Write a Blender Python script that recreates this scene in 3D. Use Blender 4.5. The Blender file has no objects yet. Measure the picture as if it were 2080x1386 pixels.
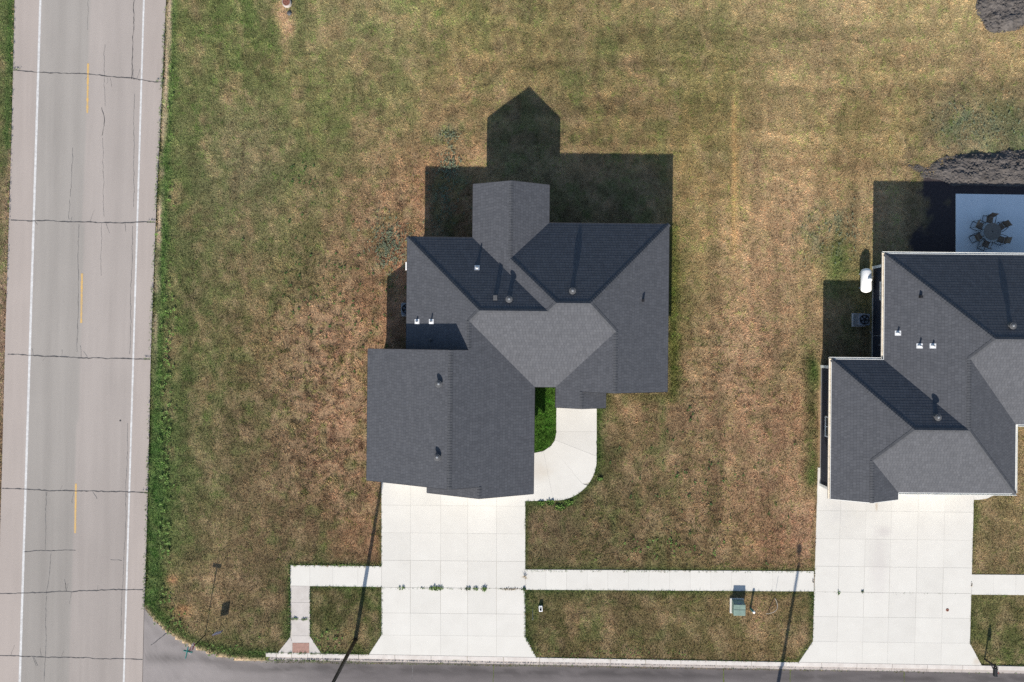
import bpy, math, random
import numpy as np
from mathutils import Vector, Matrix
from mathutils.geometry import tessellate_polygon

random.seed(7)
rng = np.random.default_rng(7)
PI = math.pi

# ------------------------------------------------------------------ camera, sky, sun, exposure
CAM_H = 49.2            # metres above the lawn, straight down
S = 0.0355              # metres per photograph pixel on the lawn
SUN_EL, SUN_AZ = math.radians(27.2), math.radians(9.5)

sc = bpy.context.scene
cam = bpy.data.cameras.new('camera')
cam_o = bpy.data.objects.new('camera', cam)
sc.collection.objects.link(cam_o)
cam_o.location = (0, 0, CAM_H)
cam_o.rotation_euler = (0, 0, 0)
cam.sensor_width = 36
cam.lens = 18 / (1040 * S / CAM_H)
cam.clip_end = 3000
sc.camera = cam_o

world = bpy.data.worlds.new('World')
sc.world = world
world.use_nodes = True
wn = world.node_tree
sky = wn.nodes.new('ShaderNodeTexSky')
sky.sky_type = 'NISHITA'
sky.sun_disc = False
sky.sun_elevation = SUN_EL
sky.sun_rotation = PI + SUN_AZ
sky.air_density = 1.0
sky.dust_density = 0.6
sky.ozone_density = 1.6
wn.links.new(sky.outputs[0], wn.nodes['Background'].inputs[0])
wn.nodes['Background'].inputs[1].default_value = 0.09

sun = bpy.data.lights.new('sun', 'SUN')
sun.energy = 4.6
sun.angle = math.radians(0.55)
sun.color = (1.0, 0.93, 0.84)
sun_o = bpy.data.objects.new('sun', sun)
sc.collection.objects.link(sun_o)
sun_o.location = (-10, -60, 40)
travel = Vector((math.sin(SUN_AZ) * math.cos(SUN_EL), math.cos(SUN_AZ) * math.cos(SUN_EL), -math.sin(SUN_EL)))
sun_o.rotation_euler = travel.to_track_quat('-Z', 'Y').to_euler()

vs = sc.view_settings
vs.view_transform = 'Standard'
vs.look = 'None'
vs.exposure = 1.0
vs.gamma = 1
vs.use_curve_mapping = False
sc.cycles.use_denoising = False
sc.cycles.max_bounces = 5
sc.render.film_transparent = False

# ------------------------------------------------------------------ helpers
def W(px, py, h=0.0):
    k = S * (1 - h / CAM_H)
    return ((px - 1040) * k, (693 - py) * k)

def lin(c):
    out = []
    for v in c:
        v = v / 255
        out.append(v / 12.92 if v <= 0.04045 else ((v + 0.055) / 1.055) ** 2.4)
    return out

class MB:
    def __init__(self):
        self.v, self.f, self.m, self.uv = [], [], [], []
    def poly(self, pts, m=0, uv=None):
        b = len(self.v)
        self.v += [tuple(p) for p in pts]
        self.f.append(tuple(range(b, b + len(pts))))
        self.m.append(m)
        self.uv.append(uv)
    def prism(self, pts, z0, z1, m=0, taper=1.0):
        """pts 2-D counter-clockwise; z1 may be a list with one height for each corner"""
        n = len(pts)
        if sum(pts[i][0] * pts[(i + 1) % n][1] - pts[(i + 1) % n][0] * pts[i][1] for i in range(n)) < 0:
            pts = pts[::-1]
            if isinstance(z1, (list, tuple)): z1 = list(z1)[::-1]
        zs = list(z1) if isinstance(z1, (list, tuple)) else [z1] * n
        cx = sum(p[0] for p in pts) / n; cy = sum(p[1] for p in pts) / n
        b = len(self.v)
        self.v += [(p[0], p[1], z0) for p in pts]
        self.v += [(cx + (p[0] - cx) * taper, cy + (p[1] - cy) * taper, z) for p, z in zip(pts, zs)]
        self.f.append(tuple(range(b + n - 1, b - 1, -1))); self.m.append(m); self.uv.append(None)
        self.f.append(tuple(range(b + n, b + 2 * n))); self.m.append(m); self.uv.append(None)
        for i in range(n):
            j = (i + 1) % n
            self.f.append((b + i, b + j, b + n + j, b + n + i)); self.m.append(m); self.uv.append(None)
    def box(self, c, s, rz=0.0, m=0, taper=1.0):
        ca, sa = math.cos(rz), math.sin(rz)
        pts = []
        for sx, sy in ((-1, -1), (1, -1), (1, 1), (-1, 1)):
            x, y = sx * s[0] / 2, sy * s[1] / 2
            pts.append((c[0] + x * ca - y * sa, c[1] + x * sa + y * ca))
        self.prism(pts, c[2] - s[2] / 2, c[2] + s[2] / 2, m, taper)
    def beam(self, p0, p1, w, h, m=0):
        p0, p1 = Vector(p0), Vector(p1)
        d = (p1 - p0).normalized()
        up = Vector((0, 0, 1)) if abs(d.z) < 0.95 else Vector((1, 0, 0))
        s = d.cross(up).normalized(); u = s.cross(d)
        b = len(self.v)
        for p in (p0, p1):
            for a, c in ((-1, -1), (1, -1), (1, 1), (-1, 1)):
                self.v.append(tuple(p + s * a * w / 2 + u * c * h / 2))
        for q in ((0, 1, 2, 3), (7, 6, 5, 4), (0, 4, 5, 1), (1, 5, 6, 2), (2, 6, 7, 3), (3, 7, 4, 0)):
            self.f.append(tuple(b + i for i in q)); self.m.append(m); self.uv.append(None)
    def tube(self, pts, rad, n=8, m=0, caps=True):
        pts = [Vector(p) for p in pts]
        rads = rad if isinstance(rad, (list, tuple)) else [rad] * len(pts)
        b = len(self.v)
        for i, p in enumerate(pts):
            d = (pts[min(i + 1, len(pts) - 1)] - pts[max(i - 1, 0)]).normalized()
            up = Vector((0, 0, 1)) if abs(d.z) < 0.9 else Vector((1, 0, 0))
            s = d.cross(up).normalized(); u = s.cross(d)
            for k in range(n):
                a = 2 * PI * k / n
                self.v.append(tuple(p + (s * math.cos(a) + u * math.sin(a)) * rads[i]))
        for i in range(len(pts) - 1):
            for k in range(n):
                k2 = (k + 1) % n
                self.f.append((b + i * n + k, b + i * n + k2, b + (i + 1) * n + k2, b + (i + 1) * n + k))
                self.m.append(m); self.uv.append(None)
        if caps:
            self.f.append(tuple(b + k for k in range(n))[::-1]); self.m.append(m); self.uv.append(None)
            e = b + (len(pts) - 1) * n
            self.f.append(tuple(e + k for k in range(n))); self.m.append(m); self.uv.append(None)
    def lathe(self, c, prof, n=16, m=0):
        """prof: list of (radius, z) from the bottom up"""
        b = len(self.v)
        for r, z in prof:
            for k in range(n):
                a = 2 * PI * k / n
                self.v.append((c[0] + r * math.cos(a), c[1] + r * math.sin(a), c[2] + z))
        for i in range(len(prof) - 1):
            for k in range(n):
                k2 = (k + 1) % n
                self.f.append((b + i * n + k, b + i * n + k2, b + (i + 1) * n + k2, b + (i + 1) * n + k))
                self.m.append(m); self.uv.append(None)
        self.f.append(tuple(b + k for k in range(n))[::-1]); self.m.append(m); self.uv.append(None)
        e = b + (len(prof) - 1) * n
        self.f.append(tuple(e + k for k in range(n))); self.m.append(m); self.uv.append(None)
    def build(self, name, mats, parent=None, smooth=False, inv=None):
        me = bpy.data.meshes.new(name)
        me.from_pydata(self.v, [], self.f)
        if not isinstance(mats, (list, tuple)): mats = [mats]
        for x in mats: me.materials.append(x)
        me.polygons.foreach_set('material_index', self.m)
        if any(u is not None for u in self.uv):
            l = me.uv_layers.new(name='UVMap')
            flat = []
            for f, u in zip(self.f, self.uv):
                flat += u if u is not None else [(0, 0)] * len(f)
            l.data.foreach_set('uv', np.array(flat, dtype=np.float32).ravel())
        if smooth:
            me.polygons.foreach_set('use_smooth', [True] * len(self.f))
        me.update()
        o = bpy.data.objects.new(name, me)
        sc.collection.objects.link(o)
        if parent is not None:
            o.parent = parent
            if inv is not None: o.matrix_parent_inverse = inv
        return o

def tag(o, label, cat, group=None, kind=None):
    o['label'] = label; o['category'] = cat
    if group: o['group'] = group
    if kind: o['kind'] = kind
    return o

def thing(name, label, cat, loc=(0, 0, 0), rz=0.0, group=None, kind=None):
    o = bpy.data.objects.new(name, None)
    sc.collection.objects.link(o)
    o.empty_display_size = 0.2
    o.location = loc; o.rotation_euler = (0, 0, rz)
    return tag(o, label, cat, group, kind)

def copy_tree(o, parent=None):
    c = o.copy(); sc.collection.objects.link(c)
    if parent is not None: c.parent = parent
    for ch in o.children: copy_tree(ch, c)
    return c

def bevel(o, w=0.01, seg=1):
    md = o.modifiers.new('bevel', 'BEVEL'); md.width = w; md.segments = seg; md.limit_method = 'ANGLE'
    return o

# ------------------------------------------------------------------ materials
def nodes_of(m):
    m.use_nodes = True
    nt = m.node_tree
    return nt, nt.nodes['Principled BSDF']

def mat(name, col, rough=0.8, var=0.12, scale=3.0, bump=0.0, bscale=40.0, metal=0.0, tint=None, spec=0.3, detail=6, stretch=(1, 1, 1)):
    """plain procedural surface: base colour broken by noise towards a tint, with fine relief"""
    m = bpy.data.materials.new(name)
    nt, bs = nodes_of(m)
    tc = nt.nodes.new('ShaderNodeTexCoord')
    mp = nt.nodes.new('ShaderNodeMapping'); mp.inputs['Scale'].default_value = stretch
    nt.links.new(tc.outputs['Object'], mp.inputs[0])
    nz = nt.nodes.new('ShaderNodeTexNoise'); nz.inputs['Scale'].default_value = scale; nz.inputs['Detail'].default_value = detail
    nz.inputs['Roughness'].default_value = 0.65
    nt.links.new(mp.outputs[0], nz.inputs['Vector'])
    mx = nt.nodes.new('ShaderNodeMix'); mx.data_type = 'RGBA'
    t = tint if tint else tuple(c * (1 - 2 * var) for c in col)
    hi = tuple(min(1, c * (1 + var)) for c in col)
    mx.inputs[6].default_value = (*t, 1); mx.inputs[7].default_value = (*hi, 1)
    rp = nt.nodes.new('ShaderNodeMapRange'); rp.inputs[1].default_value = 0.3; rp.inputs[2].default_value = 0.7
    nt.links.new(nz.outputs[0], rp.inputs[0]); nt.links.new(rp.outputs[0], mx.inputs[0])
    nt.links.new(mx.outputs[2], bs.inputs['Base Color'])
    bs.inputs['Roughness'].default_value = rough
    bs.inputs['Metallic'].default_value = metal
    bs.inputs['Specular IOR Level'].default_value = spec
    if bump > 0:
        n2 = nt.nodes.new('ShaderNodeTexNoise'); n2.inputs['Scale'].default_value = bscale; n2.inputs['Detail'].default_value = 4
        nt.links.new(tc.outputs['Object'], n2.inputs['Vector'])
        bp = nt.nodes.new('ShaderNodeBump'); bp.inputs['Strength'].default_value = 1.0; bp.inputs['Distance'].default_value = bump
        nt.links.new(n2.outputs[0], bp.inputs['Height']); nt.links.new(bp.outputs[0], bs.inputs['Normal'])
    return m

def attr_mat(name, attr='Col', rough=0.95, fine=0.25, fscale=9.0, bump=0.02, bscale=14.0, spec=0.1, transl=0.0, stretch=(1, 1, 1)):
    """colour from a colour attribute on the mesh, broken up by fine noise"""
    m = bpy.data.materials.new(name)
    nt, bs = nodes_of(m)
    at = nt.nodes.new('ShaderNodeAttribute'); at.attribute_name = attr
    src = at.outputs['Color']
    tc = nt.nodes.new('ShaderNodeTexCoord')
    if fine > 0:
        mp = nt.nodes.new('ShaderNodeMapping'); mp.inputs['Scale'].default_value = stretch
        nt.links.new(tc.outputs['Object'], mp.inputs[0])
        nz = nt.nodes.new('ShaderNodeTexNoise'); nz.inputs['Scale'].default_value = fscale; nz.inputs['Detail'].default_value = 5
        nz.inputs['Roughness'].default_value = 0.7
        nt.links.new(mp.outputs[0], nz.inputs['Vector'])
        rp = nt.nodes.new('ShaderNodeMapRange'); rp.inputs[1].default_value = 0.25; rp.inputs[2].default_value = 0.75
        rp.inputs[3].default_value = 1 - fine; rp.inputs[4].default_value = 1 + fine
        nt.links.new(nz.outputs[0], rp.inputs[0])
        vm = nt.nodes.new('ShaderNodeVectorMath'); vm.operation = 'SCALE'
        nt.links.new(src, vm.inputs[0]); nt.links.new(rp.outputs[0], vm.inputs['Scale'])
        src = vm.outputs[0]
        if bump > 0:
            n2 = nt.nodes.new('ShaderNodeTexNoise'); n2.inputs['Scale'].default_value = bscale; n2.inputs['Detail'].default_value = 5
            nt.links.new(tc.outputs['Object'], n2.inputs['Vector'])
            bp = nt.nodes.new('ShaderNodeBump'); bp.inputs['Distance'].default_value = bump
            nt.links.new(n2.outputs[0], bp.inputs['Height']); nt.links.new(bp.outputs[0], bs.inputs['Normal'])
    nt.links.new(src, bs.inputs['Base Color'])
    bs.inputs['Roughness'].default_value = rough
    bs.inputs['Specular IOR Level'].default_value = spec
    if transl > 0:
        tr = nt.nodes.new('ShaderNodeBsdfTranslucent'); nt.links.new(src, tr.inputs[0])
        ms = nt.nodes.new('ShaderNodeMixShader'); ms.inputs[0].default_value = transl
        nt.links.new(bs.outputs[0], ms.inputs[1]); nt.links.new(tr.outputs[0], ms.inputs[2])
        nt.links.new(ms.outputs[0], nt.nodes['Material Output'].inputs[0])
    return m

def shingle_mat(name, base):
    m = bpy.data.materials.new(name)
    nt, bs = nodes_of(m)
    uv = nt.nodes.new('ShaderNodeUVMap'); uv.uv_map = 'UVMap'
    br = nt.nodes.new('ShaderNodeTexBrick')
    br.inputs['Scale'].default_value = 1.0
    br.inputs['Mortar Size'].default_value = 0.05
    br.inputs['Mortar Smooth'].default_value = 0.3
    br.inputs['Brick Width'].default_value = 1.05
    br.inputs['Row Height'].default_value = 1.0
    br.offset = 0.37; br.offset_frequency = 2
    br.inputs['Bias'].default_value = 0.0
    b = base
    br.inputs['Color1'].default_value = (b[0] * 1.12, b[1] * 1.115, b[2] * 1.11, 1)
    br.inputs['Color2'].default_value = (b[0] * 0.89, b[1] * 0.895, b[2] * 0.905, 1)
    br.inputs['Mortar'].default_value = (b[0] * 0.50, b[1] * 0.50, b[2] * 0.52, 1)
    nt.links.new(uv.outputs[0], br.inputs['Vector'])
    tc = nt.nodes.new('ShaderNodeTexCoord')
    nz = nt.nodes.new('ShaderNodeTexNoise'); nz.inputs['Scale'].default_value = 2.6; nz.inputs['Detail'].default_value = 8
    nz.inputs['Roughness'].default_value = 0.75
    nt.links.new(tc.outputs['Object'], nz.inputs['Vector'])
    rp = nt.nodes.new('ShaderNodeMapRange'); rp.inputs[1].default_value = 0.3; rp.inputs[2].default_value = 0.7
    rp.inputs[3].default_value = 0.88; rp.inputs[4].default_value = 1.12
    nt.links.new(nz.outputs[0], rp.inputs[0])
    vm = nt.nodes.new('ShaderNodeVectorMath'); vm.operation = 'SCALE'
    nt.links.new(br.outputs['Color'], vm.inputs[0]); nt.links.new(rp.outputs[0], vm.inputs['Scale'])
    nt.links.new(vm.outputs[0], bs.inputs['Base Color'])
    bs.inputs['Roughness'].default_value = 0.85
    bs.inputs['Specular IOR Level'].default_value = 0.25
    n2 = nt.nodes.new('ShaderNodeTexNoise'); n2.inputs['Scale'].default_value = 60; n2.inputs['Detail'].default_value = 3
    nt.links.new(tc.outputs['Object'], n2.inputs['Vector'])
    bp = nt.nodes.new('ShaderNodeBump'); bp.inputs['Distance'].default_value = 0.0012
    nt.links.new(n2.outputs[0], bp.inputs['Height']); nt.links.new(bp.outputs[0], bs.inputs['Normal'])
    return m

def stain_concrete():
    """pale concrete with faint cloudy mottling; a rust run and tyre smudges at fixed places on the right driveway"""
    m = mat('concrete', (0.528, 0.512, 0.470), 0.85, 0.03, 0.7, 0.0, 60, tint=(0.502, 0.484, 0.442), detail=9)
    nt, bs = nodes_of(m)
    col = bs.inputs['Base Color'].links[0].from_socket
    tc = nt.nodes.new('ShaderNodeTexCoord')
    nz = nt.nodes.new('ShaderNodeTexNoise'); nz.inputs['Scale'].default_value = 2.2; nz.inputs['Detail'].default_value = 6
    nt.links.new(tc.outputs['Object'], nz.inputs['Vector'])
    for px, py, rx, ry, rgb, st in ((1780, 1028, .16, .55, (0.34, 0.26, 0.17), .55), (1795, 1080, .8, .55, (0.38, 0.35, 0.34), .45), (1785, 1150, 1.1, 3.6, (0.43, 0.40, 0.38), .4), (1985, 1343, .5, .5, (0.40, 0.33, 0.25), .5), (1700, 1040, 1.6, 1.2, (0.43, 0.42, 0.40), .4), (1100, 960, 1.2, .9, (0.46, 0.42, 0.36), .6)):
        w = W(px, py)
        mp = nt.nodes.new('ShaderNodeMapping'); mp.vector_type = 'POINT'
        mp.inputs['Location'].default_value = (-w[0] / rx, -w[1] / ry, 0); mp.inputs['Scale'].default_value = (1 / rx, 1 / ry, 0)
        nt.links.new(tc.outputs['Object'], mp.inputs[0])
        ln = nt.nodes.new('ShaderNodeVectorMath'); ln.operation = 'LENGTH'; nt.links.new(mp.outputs[0], ln.inputs[0])
        ad = nt.nodes.new('ShaderNodeMath'); ad.operation = 'ADD'; nt.links.new(ln.outputs['Value'], ad.inputs[0]); nt.links.new(nz.outputs[0], ad.inputs[1])
        rp = nt.nodes.new('ShaderNodeMapRange'); rp.interpolation_type = 'SMOOTHSTEP'
        rp.inputs[1].default_value = 0.55; rp.inputs[2].default_value = 1.5; rp.inputs[3].default_value = st; rp.inputs[4].default_value = 0
        nt.links.new(ad.outputs[0], rp.inputs[0])
        mx = nt.nodes.new('ShaderNodeMix'); mx.data_type = 'RGBA'; mx.inputs[7].default_value = (*rgb, 1)
        nt.links.new(rp.outputs[0], mx.inputs[0]); nt.links.new(col, mx.inputs[6]); col = mx.outputs[2]
    oi = nt.nodes.new('ShaderNodeObjectInfo')            # each pour is a shade off its neighbour
    rr = nt.nodes.new('ShaderNodeMapRange'); rr.inputs[3].default_value = 0.955; rr.inputs[4].default_value = 1.02
    nt.links.new(oi.outputs['Random'], rr.inputs[0])
    vm = nt.nodes.new('ShaderNodeVectorMath'); vm.operation = 'SCALE'
    nt.links.new(col, vm.inputs[0]); nt.links.new(rr.outputs[0], vm.inputs['Scale'])
    nt.links.new(vm.outputs[0], bs.inputs['Base Color'])
    return m

ROOFC = (0.065, 0.068, 0.076)
M = {
 'shingle': shingle_mat('charcoal_shingle', ROOFC),
 'cap': mat('ridge_shingle', (0.056, 0.059, 0.066), 0.85, 0.15, 5, 0.004, 60),
 'dark_trim': mat('dark_trim', (0.035, 0.034, 0.036), 0.5, 0.1, 3),
 'white_trim': mat('white_trim', (0.74, 0.74, 0.70), 0.45, 0.05, 2),
 'cream': mat('cream_gutter', (0.66, 0.60, 0.50), 0.45, 0.08, 2),
 'navy': mat('navy_siding', (0.030, 0.033, 0.045), 0.65, 0.12, 2),
 'greysiding': mat('grey_siding', (0.10, 0.105, 0.115), 0.65, 0.1, 2),
 'glass': mat('window_glass', (0.03, 0.04, 0.05), 0.08, 0.05, 1, spec=0.6),
 'concrete': stain_concrete(),
 'concrete_old': mat('concrete_weathered', (0.44, 0.41, 0.38), 0.88, 0.06, 1.6, 0.0, 60, tint=(0.38, 0.35, 0.32), detail=9),
 'kerb': mat('kerb_concrete', (0.49, 0.465, 0.435), 0.88, 0.06, 1.6, 0.0, 50, tint=(0.40, 0.365, 0.335), detail=9),
 'joint': mat('joint_sand', (0.42, 0.395, 0.35), 0.95, 0.1, 5, tint=(0.33, 0.305, 0.25)),
 'gutter_conc': mat('gutter_concrete', (0.31, 0.28, 0.26), 0.88, 0.06, 1.6, tint=(0.26, 0.235, 0.22), detail=9),
 'patio_conc': mat('patio_concrete', (0.66, 0.68, 0.68), 0.85, 0.03, 0.9, tint=(0.62, 0.64, 0.64), detail=9),
 'tactile': mat('tactile_brick_red', (0.29, 0.17, 0.135), 0.8, 0.12, 6, 0.004, 30),
 'paint_white': mat('road_paint_white', (0.52, 0.52, 0.51), 0.7, 0.10, 5, tint=(0.38, 0.37, 0.36)),
 'paint_yellow': mat('road_paint_yellow', (0.50, 0.31, 0.09), 0.7, 0.10, 6, tint=(0.36, 0.27, 0.15)),
 'crack': mat('crack_fill', (0.075, 0.072, 0.072), 0.9, 0.3, 6),
 'crack_soft': mat('hairline_crack', (0.15, 0.145, 0.142), 0.9, 0.3, 6),
 'crack_green': mat('mossy_crack', (0.09, 0.11, 0.035), 0.95, 0.3, 8),
 'steel': mat('galvanised_steel', (0.26, 0.27, 0.28), 0.5, 0.15, 10, metal=0.2),
 'flash': mat('bright_flashing', (0.56, 0.57, 0.58), 0.5, 0.08, 8),
 'vent': mat('grey_vent', (0.075, 0.077, 0.08), 0.7, 0.15, 12),
 'black': mat('black_metal', (0.014, 0.014, 0.016), 0.5, 0.2, 8),
 'pole': mat('dark_bronze_pole', (0.022, 0.019, 0.017), 0.45, 0.2, 6),
 'green_steel': mat('transformer_green', (0.17, 0.24, 0.20), 0.55, 0.12, 4),
 'teal': mat('pedestal_green', (0.05, 0.20, 0.17), 0.5, 0.12, 4),
 'red': mat('stop_red', (0.33, 0.02, 0.035), 0.5, 0.08, 6),
 'purple': mat('sign_purple', (0.12, 0.085, 0.19), 0.5, 0.1, 6),
 'white': mat('white_paint', (0.80, 0.80, 0.79), 0.4, 0.04, 4),
 'blade_green': mat('street_blade_green', (0.03, 0.22, 0.20), 0.5, 0.1, 6),
 'ac': mat('condenser_grey', (0.17, 0.18, 0.195), 0.55, 0.1, 6),
 'rust': mat('rusty_iron', (0.20, 0.085, 0.06), 0.9, 0.3, 12, 0.004, 40),
 'wicker': mat('sling_fabric_brown', (0.19, 0.14, 0.10), 0.85, 0.15, 20),
 'stone_top': mat('table_top', (0.17, 0.145, 0.12), 0.6, 0.15, 8),
 'soil': mat('bare_soil', (0.074, 0.067, 0.063), 0.97, 0.3, 2.5, 0.05, 9, tint=(0.045, 0.040, 0.037), detail=10),
 'weed': mat('weed_leaf', (0.13, 0.22, 0.045), 0.7, 0.25, 8),
 'weed_dark': mat('weed_leaf_dark', (0.055, 0.11, 0.025), 0.75, 0.25, 8),
 'straw': mat('dry_stalk', (0.30, 0.22, 0.12), 0.9, 0.25, 8),
 'bluegreen': mat('thistle_leaf', (0.15, 0.18, 0.115), 0.8, 0.25, 8),
 'wood': mat('brown_wood', (0.14, 0.08, 0.05), 0.8, 0.2, 8),
 'cable': mat('white_conduit', (0.45, 0.45, 0.42), 0.5, 0.08, 6),
 'door': mat('door_paint', (0.10, 0.11, 0.12), 0.5, 0.08, 4),
}

# ------------------------------------------------------------------ numpy noise and masks
def vnoise(x, y, seed):
    xi = np.floor(x).astype(np.int64); yi = np.floor(y).astype(np.int64)
    fx = x - xi; fy = y - yi
    fx = fx * fx * (3 - 2 * fx); fy = fy * fy * (3 - 2 * fy)
    def h(a, b):
        n = (a * 374761393 + b * 668265263 + seed * 1274126177) & 0xFFFFFFFF
        n = ((n ^ (n >> 13)) * 1274126177) & 0xFFFFFFFF
        return ((n ^ (n >> 16)) & 0xFFFF) / 65535.0
    a = h(xi, yi); b = h(xi + 1, yi); c = h(xi, yi + 1); d = h(xi + 1, yi + 1)
    return (a * (1 - fx) + b * fx) * (1 - fy) + (c * (1 - fx) + d * fx) * fy

def fbm(x, y, seed, octv=4):
    s = 0; a = 1; t = 0
    for i in range(octv):
        s = s + a * vnoise(x * 2 ** i, y * 2 ** i, seed + i * 17); t += a; a *= 0.55
    return s / t

def inside(poly, x, y):
    r = np.zeros(x.shape, bool)
    n = len(poly)
    for i in range(n):
        x0, y0 = poly[i]; x1, y1 = poly[(i + 1) % n]
        c = ((y0 > y) != (y1 > y))
        with np.errstate(divide='ignore', invalid='ignore'):
            xx = (x1 - x0) * (y - y0) / (y1 - y0) + x0
        r ^= c & (x < xx)
    return r

def dist_line(pts, x, y):
    d = np.full(x.shape, 1e9)
    for (x0, y0), (x1, y1) in zip(pts[:-1], pts[1:]):
        dx, dy = x1 - x0, y1 - y0
        t = np.clip(((x - x0) * dx + (y - y0) * dy) / (dx * dx + dy * dy + 1e-12), 0, 1)
        d = np.minimum(d, np.hypot(x - x0 - t * dx, y - y0 - t * dy))
    return d

def sstep(a, b, x):
    t = np.clip((x - a) / (b - a), 0, 1)
    return t * t * (3 - 2 * t)

def gauss(px, py, cx, cy, rx, ry=None):
    ry = ry or rx
    return np.exp(-((px - cx) / rx) ** 2 - ((py - cy) / ry) ** 2)

# ------------------------------------------------------------------ ground plan (photograph pixels on the lawn level)
HW_R = [(338, -200), (336, 0), (327, 200), (316, 420), (305, 720), (300, 960), (294, 1180), (291, 1240), (287, 1420), (278, 1700)]
HW_L = [(34, -200), (28, 0), (21, 300), (14, 520), (8, 720), (2, 960), (-6, 1220), (-12, 1420), (-22, 1700)]
CORNER = [(291, 1238), (300, 1250), (313, 1266), (329, 1281), (352, 1297), (383, 1314), (424, 1331), (466, 1340), (505, 1344), (540, 1346)]
def kerb_y(x): return 1326 + (x - 540) * 0.0182
KERB_W = 16
ROADPOLY_HW = HW_L + HW_R[::-1]
STREETPOLY = CORNER + [(2600, kerb_y(2600) + KERB_W - 2), (2600, 1700), (270, 1700)]
D1X = [775, 833.5, 895, 950, 1008.5, 1067]
D1Y = [955, 1026, 1082, 1138, 1193, 1245, 1290]
D2T = [1660.5, 1708, 1760, 1812, 1866, 1920, 1978.5]
D2B = [1651, 1700, 1752, 1803, 1858, 1912, 1970]
D2Y = [950, 1037, 1094, 1150, 1202, 1252.5, 1303]
def d2x(i, y): t = (y - 985) / (1303 - 985); return D2T[i] + (D2B[i] - D2T[i]) * t
DRIVE1 = [(775, 955), (1067, 957), (1066, 1294), (1090, kerb_y(1090)), (749, kerb_y(749)), (775, 1290)]
DRIVE2 = [(1661, 950), (1979, 953), (1970, 1307), (1995, kerb_y(1995)), (1622, kerb_y(1622)), (1651, 1303)]
def arc(cx, cy, r, a0, a1, n):
    return [(cx + r * math.cos(math.radians(a0 + (a1 - a0) * i / n)), cy + r * math.sin(math.radians(a0 + (a1 - a0) * i / n))) for i in range(n + 1)]
INNER = arc(1087, 877, 43, 0, 90, 10)
OUTER = arc(1128, 933, 84, 0, 90, 16)
WALK = [(1130, 800)] + INNER + [(1040, 920), (1040, 1018)] + OUTER[::-1] + [(1212, 800)]
SIDE_A = [(590, 1148), (775, 1150.5), (775, 1192.5), (629.5, 1191), (629.5, 1292), (653, kerb_y(653)), (564, kerb_y(564)), (590, 1294)]
SIDE_B = [(1067, 1157), (1653, 1160.5), (1653, 1201.5), (1067, 1198)]
SIDE_C = [(1973, 1167), (2300, 1170), (2300, 1211), (1973, 1208)]
STUB2 = [(1978, 980), (2045, 980), (2034, 996), (2020, 1006), (2004, 1013), (1988, 1015.5), (1978, 1015.5)]
PATIO = [(1941, 394), (2260, 398), (2260, 540), (1941, 540)]
KERBPOLY = [(540, kerb_y(540) - 1), (2600, kerb_y(2600) - 1), (2600, kerb_y(2600) + KERB_W), (540, kerb_y(540) + KERB_W)]
PAVED = [ROADPOLY_HW, STREETPOLY, DRIVE1, DRIVE2, WALK, SIDE_A, SIDE_B, SIDE_C, STUB2, PATIO, KERBPOLY]

# house outlines in plan metres (eaves); used for the houses further down and to keep grass out from under their floors
H1WALL = [(-6.6, 6.4), (-6.6, -1.0), (-9.25, -1.0), (-9.25, -9.25), (-5.1, -9.25), (-5.1, -9.95), (1.0, -9.95), (1.0, -2.55), (3.55, -2.55),
          (3.55, -2.99), (10.04, -2.99), (10.04, 7.5), (1.9, 7.5), (1.9, 10.27), (-2.2, 10.27), (-2.2, 6.4)]
H2WALL = [(25.75, 5.4), (25.75, -1.75), (22.1, -1.75), (22.1, -10.34), (25.55, -10.34), (25.55, -9.6), (33.5, -9.6), (33.5, -4.95), (43.4, -4.95), (43.4, 5.4)]

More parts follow.
